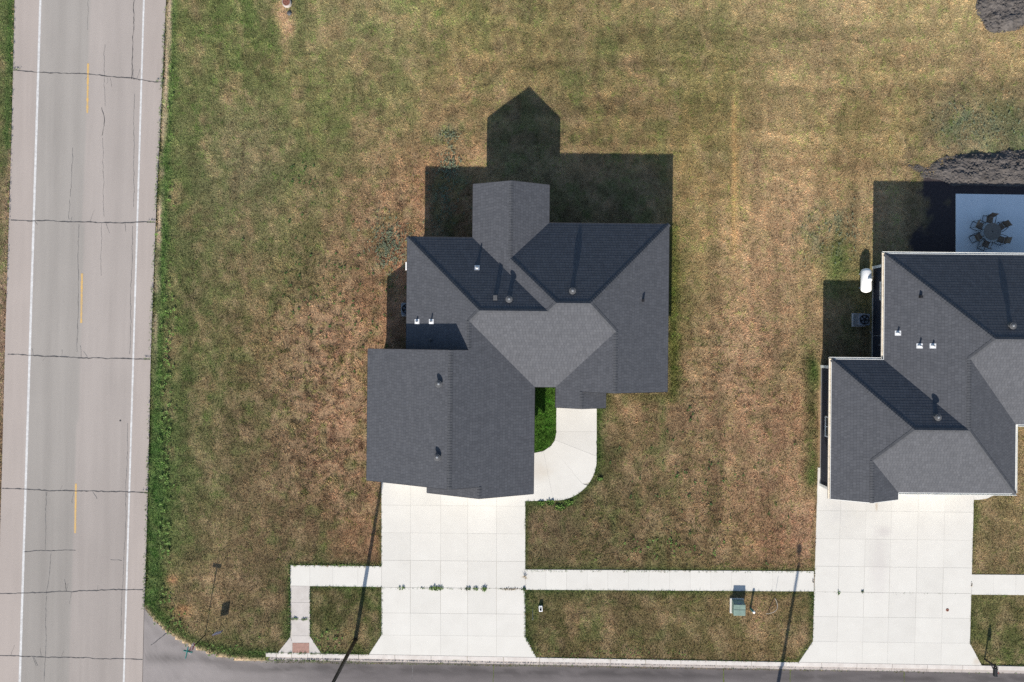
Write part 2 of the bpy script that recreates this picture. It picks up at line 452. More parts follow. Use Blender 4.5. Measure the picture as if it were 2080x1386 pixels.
# ------------------------------------------------------------------ lawn colour, measured as the turf's own colour from place to place
CTRL = [
 (360,40,108,112,62),(450,40,105,112,60),(520,40,80,102,45),(640,40,125,120,75),(760,40,124,120,75),(900,40,126,121,70),(1050,40,130,122,72),(1200,40,150,135,85),(1400,30,135,128,78),(1550,40,160,142,95),(1700,50,168,148,102),(1850,40,165,147,98),(1950,60,160,142,95),
 (360,150,104,108,62),(460,150,112,112,65),(540,150,95,105,52),(650,150,125,118,72),(800,150,122,118,70),(950,150,150,130,82),(1100,120,145,128,80),(1250,150,135,122,75),(1350,150,125,118,68),(1450,150,135,125,72),(1600,150,165,145,98),(1800,150,160,140,90),(2000,150,158,138,90),
 (380,260,105,108,62),(520,250,125,118,78),(650,260,108,112,60),(780,260,118,114,68),(900,260,146,122,82),(980,260,150,125,82),(1060,280,135,118,78),(1250,240,140,118,75),(1350,260,136,118,70),(1450,260,134,120,70),(1550,260,165,142,95),(1700,260,150,132,82),(1850,260,148,130,80),(1950,260,125,118,85),(2050,270,112,116,76),
 (380,360,98,105,58),(500,360,128,118,82),(600,360,95,105,55),(700,360,130,112,75),(800,360,132,112,75),(850,380,150,115,76),(1250,380,130,112,74),(1450,360,146,125,76),(1600,360,168,142,98),(1720,360,160,135,88),(1800,420,138,118,80),
 (380,460,92,100,55),(480,460,120,112,72),(600,460,105,105,60),(700,460,138,112,78),(800,460,140,110,78),(1400,460,130,112,68),(1500,460,165,138,95),(1600,460,170,140,100),(1720,450,150,128,88),
 (380,560,95,98,55),(500,560,118,105,68),(620,560,105,100,58),(720,560,130,105,72),(800,560,150,112,76),(1400,560,108,100,55),(1500,560,160,132,92),(1620,560,165,135,95),(1710,540,112,108,60),
 (370,700,85,95,48),(450,700,105,102,60),(530,700,118,102,62),(620,700,150,122,88),(720,700,150,118,84),(790,680,146,112,75),(1400,700,105,95,52),(1480,700,160,130,95),(1580,700,160,130,92),(1645,700,122,106,68),
 (360,850,75,95,42),(430,850,105,100,60),(520,850,112,98,62),(600,850,140,115,82),(700,850,150,118,85),(740,850,140,112,80),(1240,850,115,98,62),(1300,850,135,110,75),(1400,850,128,106,72),(1500,850,150,120,85),(1600,850,150,120,85),
 (345,950,68,92,40),(450,950,120,105,70),(550,950,115,98,65),(650,950,135,108,76),(720,950,135,108,76),(1230,950,85,88,45),(1300,950,110,95,60),(1400,950,125,103,70),(1500,950,135,108,75),(1620,950,140,112,80),
 (335,1080,75,95,42),(430,1080,115,102,65),(550,1080,115,98,65),(650,1080,118,98,65),(740,1070,135,102,68),(1090,1080,110,95,65),(1200,1080,105,92,58),(1300,1080,110,95,60),(1450,1080,120,100,65),(1600,1080,145,112,78),
 (325,1150,78,98,42),(420,1160,130,110,75),(520,1170,110,95,62),(570,1200,100,92,54),(310,1230,80,98,42),(360,1240,138,114,76),(450,1230,138,114,78),(530,1260,116,98,65),(440,1325,84,92,46),(520,1335,80,92,44),
 (690,1240,84,80,44),(700,1310,78,88,38),(760,1280,75,88,36),(650,1215,88,84,46),
 (1090,1215,86,88,44),(1200,1250,114,98,62),(1350,1215,94,90,48),(1350,1270,120,102,65),(1450,1250,110,96,58),(1550,1270,136,110,72),(1630,1250,100,92,52),(1200,1325,100,92,50),(1400,1325,95,88,48),(1580,1330,98,88,48),
 (2030,1080,140,118,80),(1990,1040,95,95,50),(2040,1150,115,100,64),(2030,1260,95,95,50),(2060,1340,85,90,45),(2060,930,140,118,78),
 (5,60,95,105,58),(5,250,95,105,58),(3,420,128,114,80),(0,700,140,120,92),(-60,300,110,110,64),(-100,900,120,110,70),
 (1109,850,48,88,16),(1109,900,50,92,18),(1300,-100,150,135,85),(600,-100,115,116,68),(1900,-80,160,142,95),(2300,700,135,118,78),(2300,200,140,125,82),
]
def turf(c):
    l = 0.35 * c[0] + 0.5 * c[1] + 0.15 * c[2]
    return lin([v * 0.88 + l * 0.12 + e for v, e in zip(c, (1, 0, 4))])
GAIN = 1.10       # turf reflectance against the photographed values
NX, NY = 361, 257
gx = np.linspace(-45, 45, NX); gy = np.linspace(-32, 32, NY)
GX, GY = np.meshgrid(gx, gy)
PX = GX / S + 1040; PY = 693 - GY / S
num = np.zeros((*PX.shape, 3)); den = np.zeros(PX.shape)
for cx, cy, r, g, b in CTRL:
    d2 = (PX - cx) ** 2 + (PY - cy) ** 2
    w = np.exp(-d2 / (2 * 55.0 ** 2)) + 1e-4 / (1 + d2 / 4e4) ** 2
    num += w[..., None] * np.array(turf((r, g, b))); den += w
COL = num / den[..., None]

def blend(mask, rgb):
    global COL
    m = np.clip(mask, 0, 1)[..., None]
    COL = COL * (1 - m) + np.array(turf(rgb)) * m

hwd = dist_line(HW_R, PX, PY)
hwright = PX > np.interp(PY, [p[1] for p in HW_R], [p[0] for p in HW_R])
n1 = fbm(GX * 0.55, GY * 0.55, 11, 4)
n2 = fbm(GX * 0.16, GY * 0.16, 23, 4)
n3 = fbm(GX * 1.7, GY * 1.7, 37, 3)
LEN = 0.07 + 0.03 * n1
DEN = np.full(PX.shape, 0.9)
# patches of greener and drier turf
COL *= (1 + 0.22 * (n2 - 0.5) + 0.42 * (n1 - 0.5) + 0.30 * (n3 - 0.5))[..., None]
gp = sstep(0.56, 0.74, fbm(GX * 0.38, GY * 0.38, 51, 4)) * 0.24
blend(gp * (PX < 1350), (86, 104, 46))
blend(gp * 0.45 * (PX >= 1350), (104, 104, 54))
dp = sstep(0.58, 0.75, fbm(GX * 0.45, GY * 0.45, 77, 4)) * 0.35
blend(dp, (168, 138, 98))
q1 = fbm(GX * 1.5 + 0.6 * GY, GY * 0.75, 131, 4); q2 = fbm(GX * 1.1, GY * 0.9, 141, 4)
blend(0.38 * sstep(0.52, 0.72, q1), (166, 142, 102))
blend(0.45 * sstep(0.55, 0.72, q2) * (0.5 + 0.5 * (PX < 1350)), (92, 106, 52))
blend(0.40 * sstep(0.56, 0.70, fbm(GX * 1.9, GY * 1.6, 151, 3)) * (PX < 1330), (88, 74, 50))
# mowing lines: along the road on the left, up and down between the houses, across at the top
mow_v = fbm(GX * 1.15, GY * 0.05, 91, 3) - 0.5
mow_h = fbm(GX * 0.045, GY * 0.95, 92, 4) - 0.5
COL *= (1 + 0.85 * mow_v * sstep(1370, 1420, PX) * sstep(150, 330, PY) * sstep(1160, 1100, PY)
          + 0.75 * mow_h * sstep(820, 1000, PX) * sstep(420, 300, PY)
          + 0.28 * mow_v * sstep(780, 600, PX))[..., None]
blend(0.6 * np.exp(-((PX - 1492) / 6.0) ** 2) * sstep(180, 230, PY) * sstep(560, 480, PY), (196, 160, 98))
# tall green verge along the highway, gravel seam at the asphalt edge
wig = (fbm(GX * 0.5, GY * 0.5, 5, 3) - 0.5) * 26
verge = np.exp(-((hwd - 16) / (12 + wig * 0.5 + 12 * sstep(800, 1000, PY))) ** 2) * (0.75 + 0.5 * n3) * hwright * (PY < 1345)
blend(0.8 * verge, (76, 106, 46))
LEN += 0.045 * verge
seam = np.exp(-((hwd - 7) / 4.5) ** 2) * hwright * sstep(820, 560, PY) * sstep(0.35, 0.6, fbm(GX * 0.8, GY * 0.35, 8, 3) + 0.15)
blend(seam, (178, 156, 126)); DEN *= 1 - 0.8 * seam
cd = dist_line(CORNER, PX, PY)
blend(np.exp(-(cd / 5.5) ** 2) * (PX < 540), (176, 150, 118)); DEN *= 1 - 0.8 * np.exp(-(cd / 5) ** 2)
blend(0.75 * np.exp(-((cd - 17) / 9) ** 2), (62, 88, 34)); LEN += 0.04 * np.exp(-((cd - 17) / 9) ** 2)
hl = dist_line(HW_L, PX, PY)
blend(0.8 * np.exp(-((hl - 9) / 7) ** 2) * (PY < 340) * (~hwright), (64, 92, 38))
blend(0.7 * np.exp(-(hl / 8) ** 2) * (PY >= 300) * (~hwright), (150, 122, 96))
# greener, longer turf beside the slabs
for line, wd, st in (([(590, 1148), (775, 1150)], 6, .8), ([(590, 1150), (590, 1300)], 9, .75), ([(629, 1192), (775, 1193), (775, 1290)], 7, .6), ([(629, 1195), (629, 1300)], 6, .5),
                     ([(775, 990), (775, 1150)], 5, .4), ([(1067, 1020), (1067, 1157), (1653, 1160)], 6, .65), ([(1653, 1201), (1067, 1198), (1066, 1294), (1090, 1336)], 9, .65),
                     ([(1660, 1000), (1652, 1160)], 5, .5), ([(1651, 1205), (1651, 1300), (1622, 1345)], 7, .7), ([(1978, 1015), (1972, 1165)], 8, .4), ([(1973, 1210), (1970, 1307)], 8, .4),
                     ([(1214, 830)] + OUTER + [(1070, 1018)], 13, .78), ([(1232, 800), (1228, 830)], 14, .5), ([(653, 1328), (749, 1331)], 8, .6)):
    d = dist_line(line, PX, PY)
    m = np.exp(-(d / wd) ** 2) * (0.55 + 0.9 * n3)
    blend(st * m, (58, 84, 32)); LEN += 0.025 * m
# house edges: lush strip along the east wall, courtyard bed, weeds on the west side
e = np.exp(-((PX - 1368) / 13) ** 2) * sstep(440, 470, PY) * sstep(830, 790, PY)
blend(0.85 * e, (84, 94, 34)); LEN += 0.05 * e
e = gauss(PX, PY, 1330, 808, 60, 12); blend(0.6 * e, (90, 96, 42))
court = inside([(1070, 770), (1131, 770), (1131, 880), (1118, 912), (1087, 922), (1070, 922)], PX, PY)
blend(court * 1.0, (60, 96, 24)); LEN = np.where(court, 0.12, LEN)
e = np.exp(-((PX - 1700) / 26) ** 2) * np.exp(-((PY - 540) / 55) ** 2); blend(0.8 * e, (72, 96, 40))
e = np.exp(-((PX - 1648) / 14) ** 2) * sstep(700, 740, PY) * sstep(1010, 960, PY) * (0.4 + n3); blend(0.7 * e, (70, 88, 38)); LEN += 0.04 * e
blend(0.7 * gauss(PX, PY, 1650, 970, 16, 22), (60, 98, 30)); blend(0.7 * gauss(PX, PY, 1655, 755, 12, 26), (70, 104, 38))
# orange thatch and thin soil by the west wall and the corner
for cx, cy, rx, ry, st, c in ((812, 545, 12, 70, .5, (172, 124, 90)), (800, 640, 22, 60, .3, (162, 122, 90)), (850, 400, 18, 55, .4, (170, 124, 90)), (930, 320, 60, 25, .35, (168, 128, 86)),
                           (755, 1090, 12, 45, .35, (162, 120, 86)), (372, 1240, 16, 12, .6, (190, 140, 88)), (350, 1178, 10, 8, .7, (186, 134, 92)), (1275, 838, 30, 14, .5, (170, 136, 96)),
                           (1640, 1090, 26, 60, .3, (172, 134, 104)), (575, 25, 17, 26, .8, (184, 146, 108)), (585, 58, 12, 18, .8, (192, 152, 114)), (580, 100, 9, 40, .35, (176, 142, 102)), (700, 60, 14, 10, .0, (0, 0, 0)),
                           (1620, 1050, 20, 30, .2, (172, 134, 104)), (640, 640, 70, 40, .25, (172, 138, 104)), (700, 850, 70, 60, .2, (172, 136, 100))):
    m = gauss(PX, PY, cx, cy, rx, ry) * st * (0.6 + 0.8 * n3); blend(m, c); DEN *= 1 - 0.45 * np.clip(m, 0, 1)
bl = sstep(0.52, 0.66, fbm(GX * 1.1, GY * 1.1, 62, 3))
for cx, cy, rx, ry in ((795, 500, 45, 55), (905, 400, 45, 60), (910, 280, 26, 22), (1690, 470, 60, 40), (1980, 250, 70, 45)):
    blend(0.75 * bl * gauss(PX, PY, cx, cy, rx, ry), (104, 118, 84))
# wheel ruts of the diagonal machine track by the soil heaps
for off in (0, 12, 24):
    d = dist_line([(1975 + off, 105), (1900 + off, 235), (1800 + off, 365)], PX, PY)
    m = np.exp(-(d / 3.4) ** 2) * sstep(0.35, 0.6, fbm(GX * 0.9, GY * 0.9, 70 + off, 3)); blend(0.55 * m, (98, 88, 66))
# bare dark soil beside the patio
soilm = sstep(0.44, 0.60, sstep(1815, 1905, PX + 0.1 * (PY - 440)) * sstep(330, 372, PY) * sstep(560, 520, PY) * 0.75 + 0.8 * (n1 - 0.45) + 0.3 * (n3 - 0.5)) * (PX > 1815) * (PY > 330)
blend(soilm, (62, 56, 52)); DEN *= 1 - soilm
COL *= GAIN
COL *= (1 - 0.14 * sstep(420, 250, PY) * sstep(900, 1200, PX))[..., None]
# clumpy rough turf: dark gaps between longer tussocks west of the garage and between the houses
rough = np.clip(gauss(PX, PY, 650, 720, 130, 190) + 0.8 * gauss(PX, PY, 690, 930, 120, 130) + 0.7 * gauss(PX, PY, 1480, 760, 160, 120) + 0.6 * gauss(PX, PY, 1350, 1080, 320, 90)
                + 0.6 * gauss(PX, PY, 820, 420, 80, 120) + 0.45 * gauss(PX, PY, 1680, 480, 80, 60), 0, 1)
LEN += 0.035 * rough

# ------------------------------------------------------------------ ground sheet: lawn level, dips under streets, runs to the horizon
xs = np.concatenate([[-900, -300, -120, -70], gx, [70, 120, 300, 900]])
ys = np.concatenate([[-900, -300, -120, -60], gy, [60, 120, 300, 900]])
FX, FY = np.meshgrid(xs, ys)
FPX = FX / S + 1040; FPY = 693 - FY / S
z = np.zeros(FX.shape)
hr = np.interp(FPY, [p[1] for p in HW_R], [p[0] for p in HW_R])
z += -0.10 * (1 - sstep(0, 90, FPX - hr))
under = inside([(p[0], p[1]) for p in HW_L] + HW_R[::-1], FPX, FPY) | inside([(200, 1330)] + CORNER[2:] + [(8000, kerb_y(2600) + 6), (8000, 2000), (200, 2000)], FPX, FPY)
under |= (FPY > kerb_y(FPX) + 8) & (FPX > 540)
z = np.where(under, -0.26, z)
z -= 0.012
rows, cols = FX.shape
verts = np.stack([FX, FY, z], -1).reshape(-1, 3)
idx = np.arange(rows * cols).reshape(rows, cols)
quads = np.stack([idx[:-1, :-1], idx[:-1, 1:], idx[1:, 1:], idx[1:, :-1]], -1).reshape(-1, 4)
fullc = np.zeros((rows, cols, 3))
fi = np.clip(np.arange(rows) - 4, 0, NY - 1); fj = np.clip(np.arange(cols) - 4, 0, NX - 1)
fullc = COL[fi][:, fj]
far = np.array(lin((134, 122, 76))) * GAIN
farw = sstep(36, 44, np.maximum(np.abs(FX) * 0.9, np.abs(FY) * 1.25))[..., None]
fullc = fullc * (1 - farw) + far * farw

def color_attr(me, arr, domain='POINT', name='Col'):
    a = me.color_attributes.new(name, 'FLOAT_COLOR', domain)
    rgba = np.ones((len(arr), 4), np.float32); rgba[:, :3] = arr
    a.data.foreach_set('color', rgba.ravel())

def np_mesh(name, v, f, k):
    me = bpy.data.meshes.new(name)
    me.vertices.add(len(v)); me.vertices.foreach_set('co', np.asarray(v, np.float32).ravel())
    me.loops.add(len(f) * k); me.loops.foreach_set('vertex_index', np.asarray(f, np.int32).ravel())
    me.polygons.add(len(f)); me.polygons.foreach_set('loop_start', np.arange(0, len(f) * k, k, dtype=np.int32))
    me.update(calc_edges=True)
    return me

me = np_mesh('ground', verts, quads, 4)
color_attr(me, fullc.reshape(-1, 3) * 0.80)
me.materials.append(attr_mat('lawn_soil', fine=0.35, fscale=7, bump=0.03, bscale=11))
ground = bpy.data.objects.new('ground', me); sc.collection.objects.link(ground)
tag(ground, 'dry tan and green lawn ground running around both houses', 'ground', kind='structure')

def bil(F, x, y):
    u = np.clip((x + 45) / 90 * (NX - 1), 0, NX - 1.001); v = np.clip((y + 32) / 64 * (NY - 1), 0, NY - 1.001)
    i = u.astype(int); j = v.astype(int); fu = u - i; fv = v - j
    if F.ndim == 3: fu = fu[:, None]; fv = fv[:, None]
    return (F[j, i] * (1 - fu) + F[j, i + 1] * fu) * (1 - fv) + (F[j + 1, i] * (1 - fu) + F[j + 1, i + 1] * fu) * fv

def blocked(x, y):
    px = x / S + 1040; py = 693 - y / S
    b = np.zeros(x.shape, bool)
    for p in PAVED: b |= inside(p, px, py)
    b |= inside(H1WALL, x, y) | inside(H2WALL, x, y)
    return b

def grow(n, x0, x1, y0, y1, lenk=1.0):
    x = rng.uniform(x0, x1, n); y = rng.uniform(y0, y1, n)
    keep = ~blocked(x, y)
    x, y = x[keep], y[keep]
    keep = rng.random(len(x)) < bil(DEN, x, y)
    x, y = x[keep], y[keep]
    r = bil(rough, x, y)
    cl = vnoise(x * 3.1, y * 3.1, 301) * 0.6 + vnoise(x * 7.3, y * 7.3, 302) * 0.4       # tussocks
    keep = rng.random(len(x)) < 1 - 0.75 * r * sstep(0.55, 0.35, cl)
    x, y, r, cl = x[keep], y[keep], r[keep], cl[keep]
    n = len(x)
    L = bil(LEN, x, y) * rng.uniform(0.55, 1.45, n) * (1 + 0.9 * r * sstep(0.45, 0.75, cl)) * lenk
    wd = rng.uniform(0.014, 0.032, n)
    a = vnoise(x * 0.9, y * 0.9, 311) * 4 * PI + rng.normal(0, 0.9, n)       # blades comb together in drifts
    lean = rng.uniform(0.65, 1.38, n)
    dx = np.cos(a) * np.sin(lean); dy = np.sin(a) * np.sin(lean); dz = np.cos(lean)
    b = rng.uniform(0, 2 * PI, n)
    wx = np.cos(b) * wd; wy = np.sin(b) * wd
    z0 = np.full(n, -0.020)
    z0 += np.where(x / S + 1040 < 430, -0.10 * (1 - sstep(0, 90, x / S + 1040 - np.interp(693 - y / S, [p[1] for p in HW_R], [p[0] for p in HW_R]))), 0)
    v = np.empty((n, 3, 3), np.float32)
    v[:, 0] = np.stack([x - wx, y - wy, z0], -1)
    v[:, 1] = np.stack([x + wx, y + wy, z0], -1)
    v[:, 2] = np.stack([x + dx * L, y + dy * L, z0 + dz * L + 0.012], -1)
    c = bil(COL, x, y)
    u, w = x + 0.25 * vnoise(x * 2, y * 2, 320), y + 0.25 * vnoise(x * 2, y * 2, 321)
    b1 = vnoise(u * 1.3, w * 1.3, 303); b2 = vnoise(u * 3.4, w * 3.4, 304); b3 = vnoise(u * 8.0, w * 8.0, 305)
    f = (1 + 0.34 * (b1 - 0.5) + 0.50 * (b2 - 0.5) + 0.62 * (b3 - 0.5)) * rng.normal(1.0, 0.15, n)
    c = c * np.clip(f, 0.4, 1.9)[:, None]
    t = 0.55 * vnoise(u * 2.3, w * 2.3, 306) + 0.45 * vnoise(u * 6.1, w * 6.1, 307) + rng.normal(0, 0.10, n)
    g = (sstep(0.42, 0.22, t) * 0.9)[:, None]; s_ = (sstep(0.56, 0.78, t) * 0.9)[:, None]
    c = c * (1 - g) + c * np.array([0.66, 1.0, 0.58]) * g
    c = c * (1 - s_) + c * np.array([1.24, 1.10, 1.12]) * s_
    return v, c

v, c = grow(2050000, -38.5, 38.5, -26, 26)
nb = len(v)
me = np_mesh('lawn_grass', v.reshape(-1, 3), np.arange(nb * 3, dtype=np.int32).reshape(-1, 3), 3)
color_attr(me, c * 1.16, 'FACE')
me.materials.append(attr_mat('grass_blade', fine=0, transl=0.25))
lawn = bpy.data.objects.new('lawn_grass', me); sc.collection.objects.link(lawn)
tag(lawn, 'short mown grass blades, green by the road and straw dry elsewhere', 'grass', kind='stuff')

# ------------------------------------------------------------------ highway
def interp(poly, y): return float(np.interp(y, [p[1] for p in poly], [p[0] for p in poly]))
ZH = -0.085
def sheet(name, x0f, x1f, y0, y1, nx, ny, z, colf, material):
    ys_ = np.linspace(y0, y1, ny); P = []
    for yy in ys_:
        a, b = x0f(yy), x1f(yy)
        P.append([(a + (b - a) * i / (nx - 1), yy) for i in range(nx)])
    P = np.array(P)
    X = (P[..., 0] - 1040) * S; Y = (693 - P[..., 1]) * S
    V = np.stack([X, Y, np.full(X.shape, z)], -1).reshape(-1, 3)
    I = np.arange(nx * ny).reshape(ny, nx)
    Q = np.stack([I[1:, :-1], I[1:, 1:], I[:-1, 1:], I[:-1, :-1]], -1).reshape(-1, 4)
    me = np_mesh(name, V, Q, 4)
    color_attr(me, colf(P[..., 0], P[..., 1], X, Y).reshape(-1, 3))
    me.materials.append(material)
    o = bpy.data.objects.new(name, me); sc.collection.objects.link(o)
    return o
def wl(y): return 80.5 - 0.0303 * y
def wr(y): return 291 - 0.0296 * y
RG = 0.63
def hw_col(px, py, X, Y):
    u = (px - wl(py)) / (wr(py) - wl(py))
    sh = np.array(lin((187, 176, 168))); lane_l = np.array(lin((174, 168, 161))); lane_r = np.array(lin((182, 173, 166)))
    c = np.where((u < 0)[..., None] | (u > 1)[..., None], sh, np.where((u < 0.48)[..., None], lane_l, lane_r))
    low = sstep(850, 1100, py) * ((u > 0.0) & (u < 1.0))
    c = c * (1 - 0.10 * low[..., None])
    wheel = -0.07 * np.exp(-((u - 0.2) / 0.05) ** 2) - 0.05 * np.exp(-((u - 0.40) / 0.05) ** 2) - 0.04 * np.exp(-((u - 0.78) / 0.05) ** 2) + 0.03 * np.exp(-((u - 0.62) / 0.06) ** 2)
    st = (fbm(X * 5, Y * 0.12, 201, 3) - 0.5) * 0.14 + (fbm(X * 0.6, Y * 0.3, 202, 4) - 0.5) * 0.12
    return c * (1 + wheel + st)[..., None] * RG
asphalt = attr_mat('aged_asphalt', rough=0.9, fine=0.13, fscale=22, bump=0.004, bscale=70, spec=0.2)
hw = sheet('highway', lambda y: interp(HW_L, y), lambda y: interp(HW_R, y), -4000, 4500, 60, 700, ZH, hw_col, asphalt)
tag(hw, 'pale weathered asphalt highway with shoulders running past the lawn', 'road', kind='structure')

def ribbon(mb, pts, wd, z, m=0, jit=0.0):
    """thin strip along a pixel polyline, width in metres"""
    q = [Vector((*W(*p), z)) for p in pts]
    L, R = [], []
    for i, p in enumerate(q):
        d = (q[min(i + 1, len(q) - 1)] - q[max(i - 1, 0)]).normalized()
        n = Vector((-d.y, d.x, 0))
        w_ = wd * (1 + jit * random.uniform(-1, 1)) / 2
        L.append(p + n * w_); R.append(p - n * w_)
    for i in range(len(q) - 1):
        mb.poly([R[i], R[i + 1], L[i + 1], L[i]], m)

def strip_obj(name, pts, wd, z, material, parent=None, jit=0.0):
    mb = MB(); ribbon(mb, pts, wd, z, 0, jit)
    return mb.build(name, material, parent)

yy = np.linspace(-1200, 2600, 420)
strip_obj('edge_line', [(wl(y), y) for y in yy], 0.165, ZH + 0.005, M['paint_white'], hw, 0.07)
strip_obj('edge_line', [(wr(y), y) for y in yy], 0.13, ZH + 0.005, M['paint_white'], hw, 0.07)
for k in range(-3, 6):
    y0 = 128 + 427.5 * k; 
    pts = [(177.5 - 0.029 * (y0 - 128) - 0.016 * t, y0 + t) for t in np.linspace(0, 101, 24)]
    strip_obj('centre_dash', pts, 0.135, ZH + 0.005, M['paint_yellow'], hw, 0.2)

def wander(p0, p1, step=6, amp=1.6, seed=0):
    r = random.Random(seed); n = max(3, int(math.hypot(p1[0] - p0[0], p1[1] - p0[1]) / step))
    out = []; off = 0; slow = 0
    dx, dy = p1[0] - p0[0], p1[1] - p0[1]; L = math.hypot(dx, dy)
    for i in range(n + 1):
        t = i / n
        slow = slow * 0.9 + r.uniform(-1, 1) * amp * 0.55
        off = slow + r.uniform(-1, 1) * amp * 0.35
        k = min(1, t * 8, (1 - t) * 8)
        out.append((p0[0] + dx * t - dy / L * off * k, p0[1] + dy * t + dx / L * off * k))
    return out
for i, (a, b, wd, mm) in enumerate([
    ((26, 142), (180, 150), .058, 'crack'), ((180, 150), (333, 167), .058, 'crack'), ((20, 447), (314, 452), .058, 'crack'), ((14, 720), (304, 730), .062, 'crack'),
    ((3, 993), (300, 1002), .058, 'crack'), ((-6, 1207), (290, 1199), .052, 'crack'), ((-8, 1333), (288, 1341), .048, 'crack'), ((46, 1122), (152, 1119), .035, 'crack'),
    ((270, -10), (268, 75), .04, 'crack'), ((268, 75), (266, 160), .04, 'crack'), ((272, 190), (270, 420), .026, 'crack_soft'), ((268, 460), (262, 720), .028, 'crack_soft'), ((258, 860), (244, 1300), .026, 'crack_soft'),
    ((205, 218), (211, 245), .04, 'crack'), ((211, 245), (206, 275), .04, 'crack'), ((212, 90), (212, 215), .02, 'crack_soft'), ((146, 300), (141, 400), .028, 'crack_soft'), ((159, 455), (155, 715), .03, 'crack_soft'),
    ((92, 1000), (90, 1120), .03, 'crack_soft'), ((102, 1125), (92, 1210), .03, 'crack_soft'), ((93, 1212), (88, 1386), .034, 'crack_soft'), ((207, 280), (210, 440), .02, 'crack_soft'), ((140, 405), (139, 446), .024, 'crack_soft'),
    ((205, 453), (204, 560), .018, 'crack_soft'), ((223, 1138), (246, 1140), .022, 'crack_soft'), ((178, -5), (176, 60), .016, 'crack_soft')]):
    strip_obj('crack', wander(a, b, 5, 1.3, i), wd, ZH + 0.007, M[mm], hw, 0.55)
rb = random.Random(12)
for a, b in (((26, 142), (333, 167)), ((20, 447), (314, 452)), ((14, 720), (304, 730)), ((3, 993), (300, 1002)), ((-6, 1207), (290, 1199)), ((-8, 1333), (288, 1341))):
    for _ in range(5):
        u = rb.uniform(.08, .95); p = (a[0] + (b[0] - a[0]) * u, a[1] + (b[1] - a[1]) * u); sg = rb.choice((-1, 1))
        strip_obj('crack', wander(p, (p[0] + rb.uniform(-9, 9), p[1] + sg * rb.uniform(6, 26)), 4, 1.0, rb.randrange(999)), rb.uniform(.014, .026), ZH + 0.0065, M['crack_soft'], hw, 0.5)
mb = MB(); mb.lathe((*W(243, 855), ZH + 0.006), [(0.07, 0.0), (0.05, 0.008)], 9)
mb.build('tar_spot', M['crack'], hw)

# ------------------------------------------------------------------ side street with kerb and gutter
ZS = -0.13
def st_top(x): return np.interp(x, [p[0] for p in CORNER] + [2700], [p[1] for p in CORNER] + [kerb_y(2700) + KERB_W - 1])
def st_col(px, py, X, Y):
    t = sstep(420, 760, px)
    pale = np.array(lin((160, 153, 150))); dark = np.array(lin((122, 116, 115)))
    c = pale * (1 - t[..., None]) + dark * t[..., None]
    edge = st_top(px)
    band = np.exp(-((py - edge - 12) / 13) ** 2) * (0.4 + 0.6 * sstep(330, 470, px))
    saw = sstep(0.42, 0.52, fbm(px * 0.035, py * 0.12, 401, 3))
    band = np.maximum(band * (0.55 + 0.45 * saw), 0.95 * np.exp(-((py - 1338) / 9) ** 2) * sstep(285, 300, px) * sstep(430, 360, px))
    streak = (fbm(X * 0.25, Y * 3.2, 402, 4) - 0.5) * 0.36 + (fbm(X * 1.4, Y * 1.4, 403, 4) - 0.5) * 0.20
    return c * (1 - 0.40 * np.clip(band, 0, 1) + streak)[..., None] * RG
def street_sheet():
    cols_ = np.concatenate([np.linspace(270, 560, 59), np.linspace(566, 2500, 240)])
    V, P = [], []
    ny = 40
    for x in cols_:
        top = st_top(x) if x > 291 else 1236
        for j in range(ny):
            t = (j / (ny - 1)) ** 1.6
            y = top - 3 + (1640 - top) * t
            x_ = max(x, interp(HW_R, y) + 0.5) if x < 330 else x
            P.append((x_, y))
    P = np.array(P).reshape(len(cols_), ny, 2)
    X = (P[..., 0] - 1040) * S; Y = (693 - P[..., 1]) * S
    Z = ZS + (ZH - 0.012 - ZS) * (1 - sstep(292, 380, P[..., 0]))
    V = np.stack([X, Y, Z], -1).reshape(-1, 3)
    I = np.arange(len(cols_) * ny).reshape(len(cols_), ny)
    Q = np.stack([I[:-1, :-1], I[:-1, 1:], I[1:, 1:], I[1:, :-1]], -1).reshape(-1, 4)
    me = np_mesh('side_street', V, Q, 4)
    color_attr(me, st_col(P[..., 0], P[..., 1], X, Y).reshape(-1, 3))
    me.materials.append(asphalt)
    o = bpy.data.objects.new('side_street', me); sc.collection.objects.link(o)
    return o
street = tag(street_sheet(), 'darker asphalt side street meeting the highway along the bottom', 'road', kind='structure')
for i, (a, b, wd, mm) in enumerate([((1003, 1352), (1001, 1420), .05, 'crack_green'), ((1471, 1356), (1472, 1420), .07, 'crack_green'), ((1607, 1360), (1607, 1420), .05, 'crack_green'), ((838, 1350), (834, 1420), .03, 'crack_soft'),
                                    ((1838, 1362), (1840, 1420), .05, 'crack_green'), ((305, 1312), (340, 1286), .03, 'crack'), ((287, 1250), (284, 1420), .045, 'crack_soft')]):
    strip_obj('crack', wander(a, b, 4, 0.8, 90 + i), wd, ZS + 0.006 + (0.035 if a[0] < 350 else 0), M[mm], street, 0.6)

